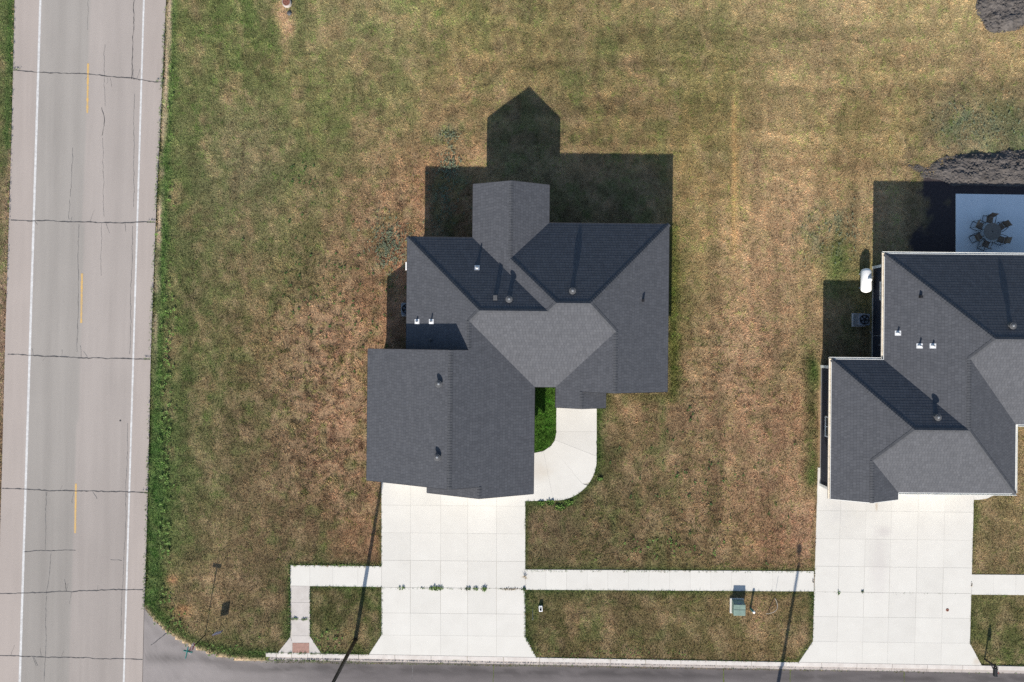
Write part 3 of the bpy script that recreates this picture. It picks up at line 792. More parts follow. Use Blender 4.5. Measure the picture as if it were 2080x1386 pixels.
kerb = thing('kerb', 'pale concrete kerb and gutter in short lengths along the side street', 'kerb', (*W(1300, kerb_y(1300)), 0), kind='structure')
kinv = Matrix.Translation(-Vector(kerb.location))
segs = [540, 561, 592, 625, 655] + [655 + 73.5 * k for k in range(1, 7)] + [1096.5 + 71.6 * k for k in range(1, 18)]
for a, b in zip(segs[:-1], segs[1:]):
    mid = (a + b) / 2
    low = (749 < mid < 1092) or (1620 < mid < 1996) or (564 < mid < 656)
    top = 0.006 if low else 0.03
    mb = MB()
    g = 0.35
    def row(off, zz): return [(*W(a + g, kerb_y(a) + off), zz), (*W(b - g, kerb_y(b) + off), zz)]
    prof = [row(0, -0.3), row(0, top), row(8.3, top - (0.01 if not low else 0.02)), row(9.6, -0.095 if not low else -0.085), row(KERB_W + 0.0, -0.118), row(KERB_W + 0.0, -0.3)]
    for k, (p, q) in enumerate(zip(prof[:-1], prof[1:])):
        mb.poly([p[0], q[0], q[1], p[1]], 1 if k >= 2 else 0)
    mb.poly([p[0] for p in prof]); mb.poly([p[1] for p in prof][::-1])
    mb.build('kerb_length', [M['kerb'], M['gutter_conc']], kerb, inv=kinv)
mb = MB(); mb.prism([W(540, kerb_y(540) + 1), W(2400, kerb_y(2400) + 1), W(2400, kerb_y(2400) + KERB_W - 1), W(540, kerb_y(540) + KERB_W - 1)], -0.32, -0.14)
mb.build('joint_filler', M['joint'], kerb, inv=kinv)

# ------------------------------------------------------------------ driveways, walks, pavements: slabs over a joint bed
def paving(name, label, slabs, bed, cat, matn='concrete', top=0.02, gap=0.28):
    root = thing(name, label, cat, (*W(*bed[0]), 0), kind='structure')
    inv = Matrix.Translation(-Vector(root.location))
    mb = MB(); mb.prism([W(*p) for p in bed], -0.12, -0.004); mb.build('joint_bed', M['joint'], root, inv=inv)
    for s in slabs:
        pts = s['p']; cx = sum(p[0] for p in pts) / len(pts); cy = sum(p[1] for p in pts) / len(pts)
        q = []
        for p in pts:
            dx, dy = cx - p[0], cy - p[1]
            q.append((p[0] + math.copysign(min(s.get('g', gap), abs(dx)), dx), p[1] + math.copysign(min(s.get('g', gap), abs(dy)), dy)))
        zz = s.get('z', [top] * len(pts)); j = random.uniform(-0.003, 0.003)
        mb = MB(); mb.prism([W(*p) for p in q], -0.15, [v_ + j for v_ in zz])
        o = mb.build('slab', M[s.get('m', matn)], root, inv=inv)
        if 'label' in s: o['label'] = s['label']
    return root

slabs = []
def sk(x): return (x - 775) * 0.0095
for r in range(len(D1Y)):
    for c_ in range(5):
        xa, xb = D1X[c_], D1X[c_ + 1]
        ya = D1Y[r]
        if r < len(D1Y) - 1:
            yb = D1Y[r + 1]
            slabs.append({'p': [(xa, ya + sk(xa)), (xb, ya + sk(xb)), (xb, yb + sk(xb)), (xa, yb + sk(xa))], 'g': 0.25 if r in (3, 4) else 0.10})
        else:
            xa2 = 750 if c_ == 0 else xa; xb2 = 1089 if c_ == 4 else xb
            slabs.append({'p': [(xa, ya + sk(xa)), (xb, ya + sk(xb)), (xb2, kerb_y(xb2) - 0.6), (xa2, kerb_y(xa2) - 0.6)], 'z': [0.02, 0.02, 0.008, 0.008], 'g': 0.10})
paving('driveway', 'white concrete driveway with weedy joint in front of the left house', slabs, DRIVE1, 'driveway')
slabs = []
def sk2(x): return (x - 1650) * 0.012
for r in range(len(D2Y)):
    for c_ in range(6):
        ya = D2Y[r]
        xa, xb = d2x(c_, ya), d2x(c_ + 1, ya)
        if r < len(D2Y) - 1:
            yb = D2Y[r + 1]; xa2, xb2 = d2x(c_, yb), d2x(c_ + 1, yb)
            slabs.append({'p': [(xa, ya + sk2(xa)), (xb, ya + sk2(xb)), (xb2, yb + sk2(xb2)), (xa2, yb + sk2(xa2))], 'g': 0.2 if r in (3, 4) else 0.10})
        else:
            xa2 = 1623 if c_ == 0 else d2x(c_, 1345); xb2 = 1994 if c_ == 5 else d2x(c_ + 1, 1345)
            slabs.append({'p': [(xa, ya + sk2(xa)), (xb, ya + sk2(xb)), (xb2, kerb_y(xb2) - 0.6), (xa2, kerb_y(xa2) - 0.6)], 'z': [0.02, 0.02, 0.008, 0.008], 'g': 0.10})
drive2 = paving('driveway', 'white concrete driveway in front of the right house with rust stain and cap', slabs, DRIVE2, 'driveway')
d2inv = Matrix.Translation(-Vector(drive2.location))
mb = MB(); mb.lathe((*W(1924, 1239), 0.018), [(0.115, 0), (0.115, 0.012), (0.08, 0.018), (0.07, 0.01)], 14)
mb.build('cleanout_cap', M['rust'], drive2, True, d2inv)

half1 = [p for p in OUTER if p[1] < 984]; half2 = [p for p in OUTER if p[1] >= 984]
walk_slabs = [
 {'p': [(1130, 800), (1212, 800), (1212, 877), (1130, 877)]},
 {'p': [(1130, 877), (1212, 877), (1212, 927), (1127.5, 894)]},
 {'p': [(1127.5, 894), (1212, 927)] + half1 + [(1183, 983), (1119, 906)]},
 {'p': [(1119, 906), (1183, 983)] + half2[:-1] + [(1124, 1017), (1104, 916.5)]},
 {'p': [(1104, 916.5), (1124, 1017), (1068, 1018), (1040, 1018), (1040, 920), (1087, 920)]},
]
paving('front_walk', 'curved white concrete walk from driveway to porch of the left house', walk_slabs, WALK, 'path', gap=0.09)
paving('front_walk', 'short rounded white walk stub beside right house driveway', [{'p': STUB2}], STUB2, 'path', gap=0.1)

sl = []
xj = [590, 629.5, 676, 727, 775]
for a, b in zip(xj[:-1], xj[1:]):
    ta, tb = 1148 + (a - 590) * .0135, 1148 + (b - 590) * .0135
    sl.append({'p': [(a, ta), (b, tb), (b, tb + 42), (a, ta + 42)], 'g': 0.10})
yj = [1190.5, 1224, 1258.5, 1291.5, 1306]
for k, (a, b) in enumerate(zip(yj[:-1], yj[1:])):
    sl.append({'p': [(590.5 + k * .5, a), (629.5, a), (629.8, b), (591 + k * .5, b)], 'm': 'concrete_old', 'g': 0.2, 'z': [0.02, 0.02, 0.02, 0.02] if k < 3 else [0.02, 0.02, 0.014, 0.014]})
sl.append({'p': [(594, 1306), (628, 1306), (628, kerb_y(628) - .8), (594, kerb_y(594) - .8)], 'm': 'tactile', 'z': [0.012, 0.012, 0.006, 0.006], 'label': 'brick red tactile ramp panel'})
sl.append({'p': [(590, 1294), (593.7, 1306), (593.7, kerb_y(593) - .8), (565, kerb_y(565) - .8)], 'm': 'concrete_old', 'z': [0.02, 0.014, 0.008, 0.012]})
sl.append({'p': [(629.8, 1293), (652, kerb_y(652) - .8), (628.4, kerb_y(628) - .8), (628.4, 1306)], 'm': 'concrete_old', 'z': [0.02, 0.012, 0.008, 0.014]})
paving('pavement', 'L-shaped concrete pavement left of the driveway with red ramp panel', sl, SIDE_A, 'pavement')
sl = []
n = 14
for k in range(n):
    a = 1067 + 586 * k / n; b = 1067 + 586 * (k + 1) / n
    f = lambda x: 1157 + (x - 1067) * .006
    sl.append({'p': [(a, f(a)), (b, f(b)), (b, f(b) + 41), (a, f(a) + 41)], 'g': 0.10})
paving('pavement', 'long straight concrete pavement between the two driveways', sl, SIDE_B, 'pavement')
sl = []
for k in range(7):
    a = 1973 + 45 * k; b = a + 45
    sl.append({'p': [(a, 1167 + k * .4), (b, 1167.4 + k * .4), (b, 1208.4 + k * .4), (a, 1208 + k * .4)], 'g': 0.10})
paving('pavement', 'concrete pavement right of the right driveway at the frame edge', sl, SIDE_C, 'pavement')
sl = [{'p': [(1941, 394), (2080, 396), (2080, 540), (1941, 540)], 'g': .1}, {'p': [(2080, 396), (2260, 398), (2260, 540), (2080, 540)], 'g': .1}]
paving('patio', 'pale concrete patio in the shade behind the right house', sl, PATIO, 'patio', 'patio_conc', top=0.03)

# ------------------------------------------------------------------ houses
HE, PITCH, COURSE = 2.87, 0.445, 0.178
def face_d(fd, x, y):
    k, a = fd
    return {'W': x - a, 'E': a - x, 'N': a - y, 'S': y - a}[k]
def face_z(fd, x, y): return HE + PITCH * face_d(fd, x, y)

def clip(poly, fd, d0, keep_above):
    out = []
    n = len(poly)
    for i in range(n):
        p, q = poly[i], poly[(i + 1) % n]
        a = face_d(fd, *p) - d0; b = face_d(fd, *q) - d0
        if not keep_above: a, b = -a, -b
        if a >= 0: out.append(p)
        if (a > 0 and b < 0) or (a < 0 and b > 0):
            t = a / (a - b); out.append((p[0] + (q[0] - p[0]) * t, p[1] + (q[1] - p[1]) * t))
    return out

def shingle_roof(faces):
    mb = MB(); lift = 0.0035
    r = random.Random(5)
    for poly, fd in faces:
        tris = tessellate_polygon([[Vector((p[0], p[1], 0)) for p in poly]])
        ds = [face_d(fd, *p) for p in poly]
        k0 = int(math.floor(min(ds) / COURSE - 1e-6)); k1 = int(math.ceil(max(ds) / COURSE))
        offs = {k: r.uniform(0, 3) for k in range(k0, k1 + 1)}
        jl = {k: lift * r.uniform(0.75, 1.25) for k in range(k0, k1 + 1)}
        for tri in tris:
            t = [poly[i] for i in tri]
            if (t[1][0] - t[0][0]) * (t[2][1] - t[0][1]) - (t[2][0] - t[0][0]) * (t[1][1] - t[0][1]) < 0: t = t[::-1]
            for k in range(k0, k1):
                q = clip(clip(t, fd, k * COURSE, True), fd, (k + 1) * COURSE, False)
                if len(q) < 3: continue
                area = abs(sum(q[i][0] * q[(i + 1) % len(q)][1] - q[(i + 1) % len(q)][0] * q[i][1] for i in range(len(q)))) / 2
                if area < 1e-6: continue
                P, U = [], []
                for x, y in q:
                    d = face_d(fd, x, y); fr = d / COURSE - k
                    P.append((x, y, HE + PITCH * d + jl[k] * (1 - fr)))
                    u = y if fd[0] in 'WE' else x
                    U.append((u / 0.2 + offs[k], k + min(max(fr, 0.02), 0.98)))
                mb.poly(P, 0, U)
                for i in range(len(q)):                      # the butt edge of the course
                    a, b = q[i], q[(i + 1) % len(q)]
                    if abs(face_d(fd, *a) - k * COURSE) < 1e-6 and abs(face_d(fd, *b) - k * COURSE) < 1e-6:
                        za = HE + PITCH * k * COURSE
                        mb.poly([(a[0], a[1], za - 0.001), (b[0], b[1], za - 0.001), (b[0], b[1], za + jl[k]), (a[0], a[1], za + jl[k])], 0, [(0.5, k + .5)] * 4)
    return mb

def pip(poly, x, y):
    r = False; n = len(poly)
    for i in range(n):
        x0, y0 = poly[i]; x1, y1 = poly[(i + 1) % n]
        if (y0 > y) != (y1 > y) and x < (x1 - x0) * (y - y0) / (y1 - y0) + x0: r = not r
    return r
def roof_z(faces, x, y):
    zz = [face_z(fd, x, y) for poly, fd in faces if pip(poly, x, y)]
    return max(zz) if zz else None

def fascia(faces, th=0.17, out=0.025):
    mb = MB()
    for poly, fd in faces:
        n = len(poly)
        ar = sum(poly[i][0] * poly[(i + 1) % n][1] - poly[(i + 1) % n][0] * poly[i][1] for i in range(n))
        pl = poly if ar > 0 else poly[::-1]
        for i in range(n):
            a, b = Vector(pl[i]), Vector(pl[(i + 1) % n])
            L = (b - a).length; m_ = max(1, int(L / 0.35)); d = (b - a) / L; nrm = Vector((d.y, -d.x))
            for k in range(m_):
                p = a + (b - a) * (k / m_); q = a + (b - a) * ((k + 1) / m_); c = (p + q) / 2 + nrm * 0.05
                zz = roof_z(faces, c.x, c.y); zc = face_z(fd, *((p + q) / 2))
                if zz is not None and zz > zc - 0.12: continue
                zp, zq = face_z(fd, *p), face_z(fd, *q)
                po, qo = p + nrm * out, q + nrm * out
                top = 0.004
                mb.poly([(*po, zp - th), (*qo, zq - th), (*qo, zq + top), (*po, zp + top)])
                mb.poly([(*po, zp + top), (*qo, zq + top), (*q, zq + top), (*p, zp + top)])
                mb.poly([(*p, zp - th), (*q, zq - th), (*qo, zq - th), (*po, zp - th)])
                pi_, qi = p - nrm * 0.02, q - nrm * 0.02
                mb.poly([(*qi, zq - th), (*pi_, zp - th), (*pi_, zp - .01), (*qi, zq - .01)])
    return mb

def deck(faces, th=0.13):
    mb = MB()
    for poly, fd in faces:
        for tri in tessellate_polygon([[Vector((p[0], p[1], 0)) for p in poly]]):
            mb.poly([(poly[i][0], poly[i][1], face_z(fd, *poly[i]) - th) for i in tri][::-1])
    return mb

def cap_line(p, q, faces, wid=0.15):
    """overlapping folded cap shingles along a ridge or hip, one joined run"""
    mb = MB()
    p, q = Vector(p), Vector(q)
    L = (q - p).length; n = max(2, int(L / 0.17)); d = (q - p) / L; s = Vector((-d.y, d.x))
    def zr(c, off):
        v = c + s * off
        z_ = roof_z(faces, v.x, v.y)
        return z_
    zp = roof_z(faces, *(p + d * 0.05)) or HE; zq = roof_z(faces, *(q - d * 0.05)) or HE
    mid = (p + q) / 2
    zm = roof_z(faces, *mid)
    zl = zr(mid, wid) ; zrr = zr(mid, -wid)
    base = zm if zm is not None else (zp + zq) / 2
    dl = (zl - base) if zl is not None else -PITCH * wid
    dr = (zrr - base) if zrr is not None else -PITCH * wid
    slope = (zq - zp) / max(L - 0.1, 0.1)
    zp0 = zp - slope * 0.05
    up = slope >= 0
    for k in range(n):
        a = L * k / n; b = L * (k + 1) / n + 0.02
        la, lb = (0.020, 0.010) if up else (0.010, 0.020)
        la += random.uniform(0, .004)
        pa, pb = p + d * a, p + d * b
        za, zb = zp0 + slope * a, zp0 + slope * b
        for sg, dd in ((1, dl), (-1, dr)):
            A = [(*pa, za + la), (*pb, zb + lb), (*(pb + s * sg * wid), zb + dd + lb), (*(pa + s * sg * wid), za + dd + la)]
            mb.poly(A if sg < 0 else A[::-1])
            # lower edge thickness
            e = (pa, za, la) if up else (pb, zb, lb)
            B = [(*e[0], e[1] + e[2]), (*(e[0] + s * sg * wid), e[1] + dd + e[2]), (*(e[0] + s * sg * wid), e[1] + dd), (*e[0], e[1])]
            mb.poly(B)
    return mb

def lap_wall(mb, p0, p1, z0, z1, m=0, lap=0.19):
    """clapboard wall from p0 to p1; outside is to the right of p0->p1"""
    a, b = Vector(p0), Vector(p1); d = (b - a).normalized(); n_ = Vector((d.y, -d.x))
    k = 0; zz = z0
    while zz < z1 - 0.01:
        zt = min(zz + lap, z1)
        A, B = a + n_ * 0.018, b + n_ * 0.018
        mb.poly([(*A, zz), (*B, zz), (*b, zt), (*a, zt)], m)
        mb.poly([(*a, zz), (*b, zz), (*B, zz), (*A, zz)], m)
        zz = zt

def gable_wall(mb, x0, x1, y, zf, m=0):
    """triangle of wall between x0 and x1 at depth y, under zf(x)"""
    n = 12
    for i in range(n):
        a = x0 + (x1 - x0) * i / n; b = x0 + (x1 - x0) * (i + 1) / n
        mb.poly([(a, y, HE - 0.3), (b, y, HE - 0.3), (b, y, zf(b) - 0.12), (a, y, zf(a) - 0.12)], m)

def window(parent, inv, c, w, h, axis, sgn, name='window', pm='glass'):
    """framed pane on a wall; axis 'x' = wall faces +-x"""
    def P(u, z_, out):
        return (c[0] + sgn * out, c[1] + u, c[2] + z_) if axis == 'x' else (c[0] + u, c[1] + sgn * out, c[2] + z_)
    mb = MB()
    t = 0.09
    def bar(u0, u1, z0, z1, o0, o1):
        p, q = P(u0, z0, o0), P(u1, z1, o1)
        mb.box([(p[i] + q[i]) / 2 for i in range(3)], [abs(p[i] - q[i]) for i in range(3)])
    bar(-w / 2, w / 2, h / 2 - t, h / 2, 0, .05); bar(-w / 2, w / 2, -h / 2, -h / 2 + t, 0, .07)
    bar(-w / 2, -w / 2 + t, -h / 2 + t, h / 2 - t, 0, .05); bar(w / 2 - t, w / 2, -h / 2 + t, h / 2 - t, 0, .05)
    bar(-0.03, 0.03, -h / 2 + t, h / 2 - t, 0, .045)
    fr = mb.build(name, M['white_trim'], parent, inv=inv)
    for s_ in (-1, 1):
        mb = MB(); p, q = P(s_ * 0.03, -h / 2 + t, 0.005), P(s_ * (w / 2 - t), h / 2 - t, .028)
        mb.box([(p[i] + q[i]) / 2 for i in range(3)], [abs(p[i] - q[i]) for i in range(3)])
        mb.build('pane', M[pm], fr)
    return fr

OFF = {}
def px_on_roof(faces, px, py, rot, extra=0.0):
    """plan point on a roof seen at a photograph pixel"""
    zz = 4.0
    for _ in range(12):
        x, y = W(px, py, zz + extra); ox, oy = OFF.get(rot, (0, 0)); x -= ox; y -= oy
        c, s = math.cos(-rot), math.sin(-rot)
        lx, ly = x * c - y * s, x * s + y * c
        r = roof_z(faces, lx, ly)
        if r is None: break
        zz = r
    return lx, ly, zz

def round_vent(roof, faces, px, py, rot):
    x, y, z_ = px_on_roof(faces, px, py, rot, 0.18)
    mb = MB()
    mb.lathe((x, y, z_ - 0.12), [(0.25, 0.0), (0.16, 0.14), (0.13, 0.17), (0.13, 0.36)], 18, 0)
    mb.lathe((x, y, z_ + 0.20), [(0.14, -0.02), (0.225, 0.0), (0.23, 0.03), (0.21, 0.045), (0.15, 0.05), (0.14, 0.075), (0.03, 0.09)], 20, 0)
    mb.lathe((x, y, z_ + 0.285), [(0.075, 0.0), (0.06, 0.02), (0.01, 0.025)], 12, 1)
    return mb.build('roof_vent', [M['vent'], M['steel']], roof)
def pipe_vent(roof, faces, px, py, rot, h=0.3, m='flash', size=0.33, cap=True):
    x, y, z_ = px_on_roof(faces, px, py, rot, 0.02)
    fd = max(((face_z(f, x, y), f) for p_, f in faces if pip(p_, x, y)), key=lambda t: t[0])[1]
    e = size / 2; mb = MB()
    c4 = [(x - e, y - e), (x + e, y - e), (x + e, y + e), (x - e, y + e)]
    mb.poly([(p[0], p[1], face_z(fd, *p) + 0.022) for p in c4])
    for i in range(4):
        p, q = c4[i], c4[(i + 1) % 4]
        mb.poly([(*p, face_z(fd, *p) - .01), (*q, face_z(fd, *q) - .01), (*q, face_z(fd, *q) + .022), (*p, face_z(fd, *p) + .022)])
    mb.lathe((x, y, z_), [(0.13, 0.0), (0.075, 0.09), (0.05, 0.12), (0.05, h)], 12)
    mb.lathe((x, y, z_ + h - .02), [(0.042, 0), (0.042, 0.022)], 10, 1)
    return mb.build('vent_pipe', [M[m], M['black']], roof)
def box_vent(roof, faces, px, py, rot, m='vent', size=(0.28, 0.32), h=0.12):
    x, y, z_ = px_on_roof(faces, px, py, rot, 0.05)
    mb = MB(); mb.box((x, y, z_ + h / 2 - .03), (size[0], size[1], h + 0.12), 0, 0, 0.82)
    mb.box((x, y, z_ + h + .045), (size[0] * 1.0, size[1] * 1.0, 0.03), 0, 0, 0.9)
    return mb.build('box_vent', M[m], roof)

def house(label, rot, centre, faces, caps, wall_poly, gables, siding, eave_mat):
    c, s = math.cos(rot), math.sin(rot)
    root = thing('house', label, 'house', (centre[0] * c - centre[1] * s, centre[0] * s + centre[1] * c, 0), rot)
    root.location.x += OFF.get(rot, (0, 0))[0]; root.location.y += OFF.get(rot, (0, 0))[1]
    inv = Matrix.Translation((-centre[0], -centre[1], 0))
    roof = shingle_roof(faces).build('roof', M['shingle'], root, inv=inv)
    roof['label'] = 'charcoal asphalt shingle roof'
    deck(faces).build('roof_deck', M['white_trim'], roof)
    fascia(faces).build('fascia', M[eave_mat], roof)
    for p, q in caps:
        o = cap_line(p, q, faces).build('ridge_cap', M['cap'], roof)
    mb = MB(); n = len(wall_poly)
    ar = sum(wall_poly[i][0] * wall_poly[(i + 1) % n][1] - wall_poly[(i + 1) % n][0] * wall_poly[i][1] for i in range(n))
    wp = wall_poly if ar > 0 else wall_poly[::-1]
    for i in range(n): lap_wall(mb, wp[i], wp[(i + 1) % n], 0.16, HE - 0.02)
    for g in gables: gable_wall(mb, *g)
    wall = mb.build('wall', M[siding], root, inv=inv)
    mb = MB()
    for i in range(n):
        a, b = Vector(wp[i]), Vector(wp[(i + 1) % n]); d = (b - a).normalized(); nn = Vector((d.y, -d.x)) * 0.004
        mb.poly([(*(a + nn), -0.2), (*(b + nn), -0.2), (*(b + nn), 0.165), (*(a + nn), 0.165)])
    mb.build('foundation', M['concrete_old'], root, inv=inv)
    return root, inv, roof, wall

# --- left house
W1, N1, W2, E2, NB, N3, E3, S1 = -7.18, 7.0, -2.756, 2.44, 10.62, 8.05, 10.59, -3.1
GW, GE, GN, GS, SGS = -9.81, 1.57, -0.635, -9.59, -10.36
PW, PE, PS, SM = 3.007, 6.415, -4.477, -3.34
yl, yr = (N1 + S1) / 2, (N3 + S1) / 2
A1 = (W1 + N1 - yl, yl); A2 = (W2 + N1 - yl, yl); B1 = (W2 + N3 - yr, yr); B2 = (E3 - N3 + yr, yr)
xb = (W2 + E2) / 2; BB = (xb, N3 - (xb - W2))
xp = (PW + E3) / 2; PP = (xp, S1 + xp - PW)
xg = (W1 + GE) / 2; GG = (xg, S1 + GE - xg)
GWP = GW + 0.35
xr = (GWP + GE) / 2
xs_ = -2.05; SGW = xs_ - (GE - xs_)
xq = (PW + PE) / 2
F1 = [
 ([(W1, N1), (W2, N1), A2, A1], ('N', N1)),
 ([(W1, N1), A1, GG, (xg, GN), (xg, GN - .4), (W1, GN - .4)], ('W', W1)),
 ([(W2, NB), (xb, NB), BB, B1, A2, (W2, N1)], ('W', W2)),
 ([(xb, NB), (E2, NB), (E2, N3), BB], ('E', E2)),
 ([(E2, N3), (E3, N3), B2, B1, BB], ('N', N3)),
 ([(E3, N3), B2, PP, (xp, SM), (E3, SM)], ('E', E3)),
 ([PP, (PW, S1), (PW, PS), (xq, PS), (xq, SM), (xp, SM)], ('W', PW)),
 ([(xq, SM + .3), (PE, SM + .3), (PE, PS), (xq, PS)], ('E', PE)),
 ([A1, A2, B1, B2, PP, (PW, S1), (GE, S1), GG], ('S', S1)),
 ([(xr, GN), (xg, GN), GG, (GE, S1), (GE, SGS), (xs_, SGS), (xs_, GS), (xr, GS)], ('E', GE)),
 ([(GW, GN), (xr, GN), (xr, GS), (GW, GS)], ('W', GWP)),
 ([(SGW, GS + .3), (xs_, GS + .3), (xs_, SGS), (SGW, SGS)], ('W', SGW)),
]
CAPS1 = [(A1, A2), (B1, B2), ((W1, N1), A1), (A2, B1), (BB, B1), ((E3, N3), B2), (B2, PP), (PP, (xp, SM)), ((xb, NB), BB), (A1, GG), (GG, (xg, GN)), ((xr, GN), (xr, GS)), ((xs_, GS), (xs_, SGS)), ((xq, SM), (xq, PS))]
R1 = math.radians(-0.6)
G1 = [(-2.2, 1.9, 10.27, lambda x: min(face_z(('W', W2), x, 0), face_z(('E', E2), x, 0))),
      (-9.25, -2.85, -1.0, lambda x: min(face_z(('W', GWP), x, 0), face_z(('E', GE), x, 0))),
      (-9.25, 1.0, -9.25, lambda x: min(face_z(('W', GWP), x, 0), face_z(('E', GE), x, 0))),
      (-5.1, 1.0, -9.95, lambda x: min(face_z(('W', SGW), x, 0), face_z(('E', GE), x, 0))),
      (3.55, 10.04, -2.99, lambda x: min(face_z(('W', PW), x, 0), face_z(('E', E3), x, 0))),
      (3.2, 6.2, -4.2, lambda x: min(face_z(('W', PW), x, 0), face_z(('E', PE), x, 0)))]
h1, i1, roof1, wall1 = house('left house with complex charcoal hip roof, garage gable and curved front walk', R1, (0, -1), F1, CAPS1, H1WALL, G1, 'greysiding', 'dark_trim')
for px, py in ((1034, 608), (1163, 591), (891, 780), (888, 929)): round_vent(roof1, F1, px, py, R1)
for px, py, h in ((969, 544, .22), (847, 653.5, .2), (876, 653.5, .32)): pipe_vent(roof1, F1, px, py, R1, h)
pipe_vent(roof1, F1, 875, 691, R1, .2, 'vent', .2)
box_vent(roof1, F1, 1006, 605, R1, 'vent', (.27, .34), .10)
box_vent(roof1, F1, 1306, 611, R1, 'black', (.16, .18), .16)
for (cx, w_) in ((-7.2, 2.7), (-2.05, 4.9)):
    yy_ = -9.25 if cx < -5 else -9.95
    mb = MB()
    for r_ in range(4):
        for k in range(int(w_ / 0.6)):
            n_ = int(w_ / 0.6); pw = w_ / n_
            mb.box((cx - w_ / 2 + pw * (k + .5), yy_ - 0.04, 0.30 + r_ * 0.53), (pw - .03, 0.05, 0.50))
    mb.build('garage_door', M['white_trim'], h1, inv=i1)
window(h1, i1, (10.04, 4.2, 1.5), 1.5, 1.3, 'x', 1); window(h1, i1, (7.4, -2.99, 1.5), 1.7, 1.4, 'y', -1)
window(h1, i1, (5.8, 7.5, 1.5), 1.7, 1.3, 'y', 1); window(h1, i1, (-.15, 10.27, 1.4), 2.2, 1.6, 'y', 1); window(h1, i1, (-6.6, 3.4, 1.5), 1.2, 1.2, 'x', -1)
mb = MB(); mb.box((4.55, -3.03, 1.15), (0.95, 0.06, 2.05)); dr = mb.build('door', M['door'], h1, inv=i1)
mb = MB(); mb.tube([(4.9, -3.10, 1.1), (4.9, -3.10, 1.25)], 0.02, 6); mb.build('handle', M['steel'], dr)
for cx in (3.35, 6.1):
    mb = MB(); mb.box((cx, -4.2, 1.4), (0.24, 0.24, 2.75)); mb.box((cx, -4.2, 0.3), (0.36, 0.36, 0.6)); mb.build('porch_post', M['white_trim'], h1, inv=i1)
# small dark wall lamp by the garage corner
mb = MB(); mb.lathe((1.20, -9.2, 2.0), [(.05, 0), (.09, .08), (.09, .26), (.03, .32)], 10); mb.box((1.08, -9.2, 2.2), (.16, .06, .08)); mb.build('wall_lamp', M['black'], h1, inv=i1)

# --- right house
AW, AN, RGW, RGN, RGS, RGE, MS, EE, RS2, SE = 25.06, 6.0, 21.52, -1.2, -10.2, 34.06, -5.51, 44.0, -10.69, 26.13
ym = (AN + MS) / 2; dm = AN - ym
C1 = (AW + dm, ym); C2 = (EE - dm, ym)
xt = (AW + RGE) / 2; T1 = (xt, MS + xt - AW); yt = (RGN + RGS) / 2; T2 = (xt, yt); K1 = (RGW + RGN - yt, yt)
xsm = (RGW + SE) / 2; K2 = (xsm, RGS + xsm - RGW)
F2 = [
 ([(AW, AN), (EE, AN), C2, C1], ('N', AN)),
 ([(AW, AN), C1, T1, T2, (AW, RGN)], ('W', AW)),
 ([C1, C2, (EE, MS), (RGE, MS), T1], ('S', MS)),
 ([T1, (RGE, MS), (RGE, RGS), T2], ('E', RGE)),
 ([(RGW, RGN), (AW, RGN), T2, K1], ('N', RGN)),
 ([K1, T2, (RGE, RGS), (SE, RGS), K2], ('S', RGS)),
 ([(RGW, RGN), K1, K2, (xsm, RS2), (RGW, RS2)], ('W', RGW)),
 ([K2, (SE, RGS), (SE, RS2), (xsm, RS2)], ('E', SE)),
 ([(EE, AN), (EE, MS), C2], ('E', EE)),
]
CAPS2 = [(C1, C2), ((AW, AN), C1), (C1, T1), (T1, T2), (K1, T2), ((RGW, RGN), K1), (K1, K2), (K2, (xsm, RS2)), (T2, (RGE, RGS))]
R2 = math.radians(-0.55)
OFF[R2] = (0.20, 0.17)
G2 = [(22.1, 25.55, -10.34, lambda x: min(face_z(('W', RGW), x, 0), face_z(('E', SE), x, 0)))]
h2, i2, roof2, wall2 = house('right house cut by the frame, charcoal hip roof with white gutters and navy walls', R2, (30, -2), F2, CAPS2, H2WALL, G2, 'navy', 'white_trim')
for px, py in ((2057, 662), (1905, 848)): round_vent(roof2, F2, px, py, R2)
for px, py, h in ((1824, 677, .25), (1868, 703, .32), (1895, 703, .22)): pipe_vent(roof2, F2, px, py, R2, h)
box_vent(roof2, F2, 1870, 603, R2, 'black', (.17, .18), .14)
# gutters along the eaves, open troughs
def gutter(p, q, nx, ny, m):
    mb = MB(); off = 0.028; w_ = 0.125 if m == 'cream' else 0.10
    a = Vector((p[0] + nx * off, p[1] + ny * off)); b = Vector((q[0] + nx * off, q[1] + ny * off)); n_ = Vector((nx, ny))
    zt, zb = HE - 0.01, HE - 0.13
    for o0, o1, z0, z1 in ((0, 0, zt, zb), (0, w_ * .8, zb, zb), (w_ * .8, w_, zb, zt), (w_, w_ + .018, zt, zt), (w_ + .018, w_ * .8 + .018, zt, zb - .01), (0, w_ * .8 + .018, zb - .01, zb - .01)):
        mb.poly([(*(a + n_ * o0), z0), (*(b + n_ * o0), z0), (*(b + n_ * o1), z1), (*(a + n_ * o1), z1)])
    L = (b - a).length
    for k in range(int(L / 0.75) if m == 'cream' else 0):
        c_ = a + (b - a) * ((k + .5) * .75 / L)
        d = (b - a).normalized() * .012
        mb.poly([(*(c_ - d), zt - .01), (*(c_ + d), zt - .01), (*(c_ + d + n_ * w_), zt - .01), (*(c_ - d + n_ * w_), zt - .01)])
    return mb.build('gutter', M[m], roof2)
gutter((AW, RGN), (AW, AN + .1), -1, 0, 'cream'); gutter((RGW, RS2), (RGW, RGN + .1), -1, 0, 'cream'); gutter((AW - .15, AN), (EE, AN), 0, 1, 'white_trim')
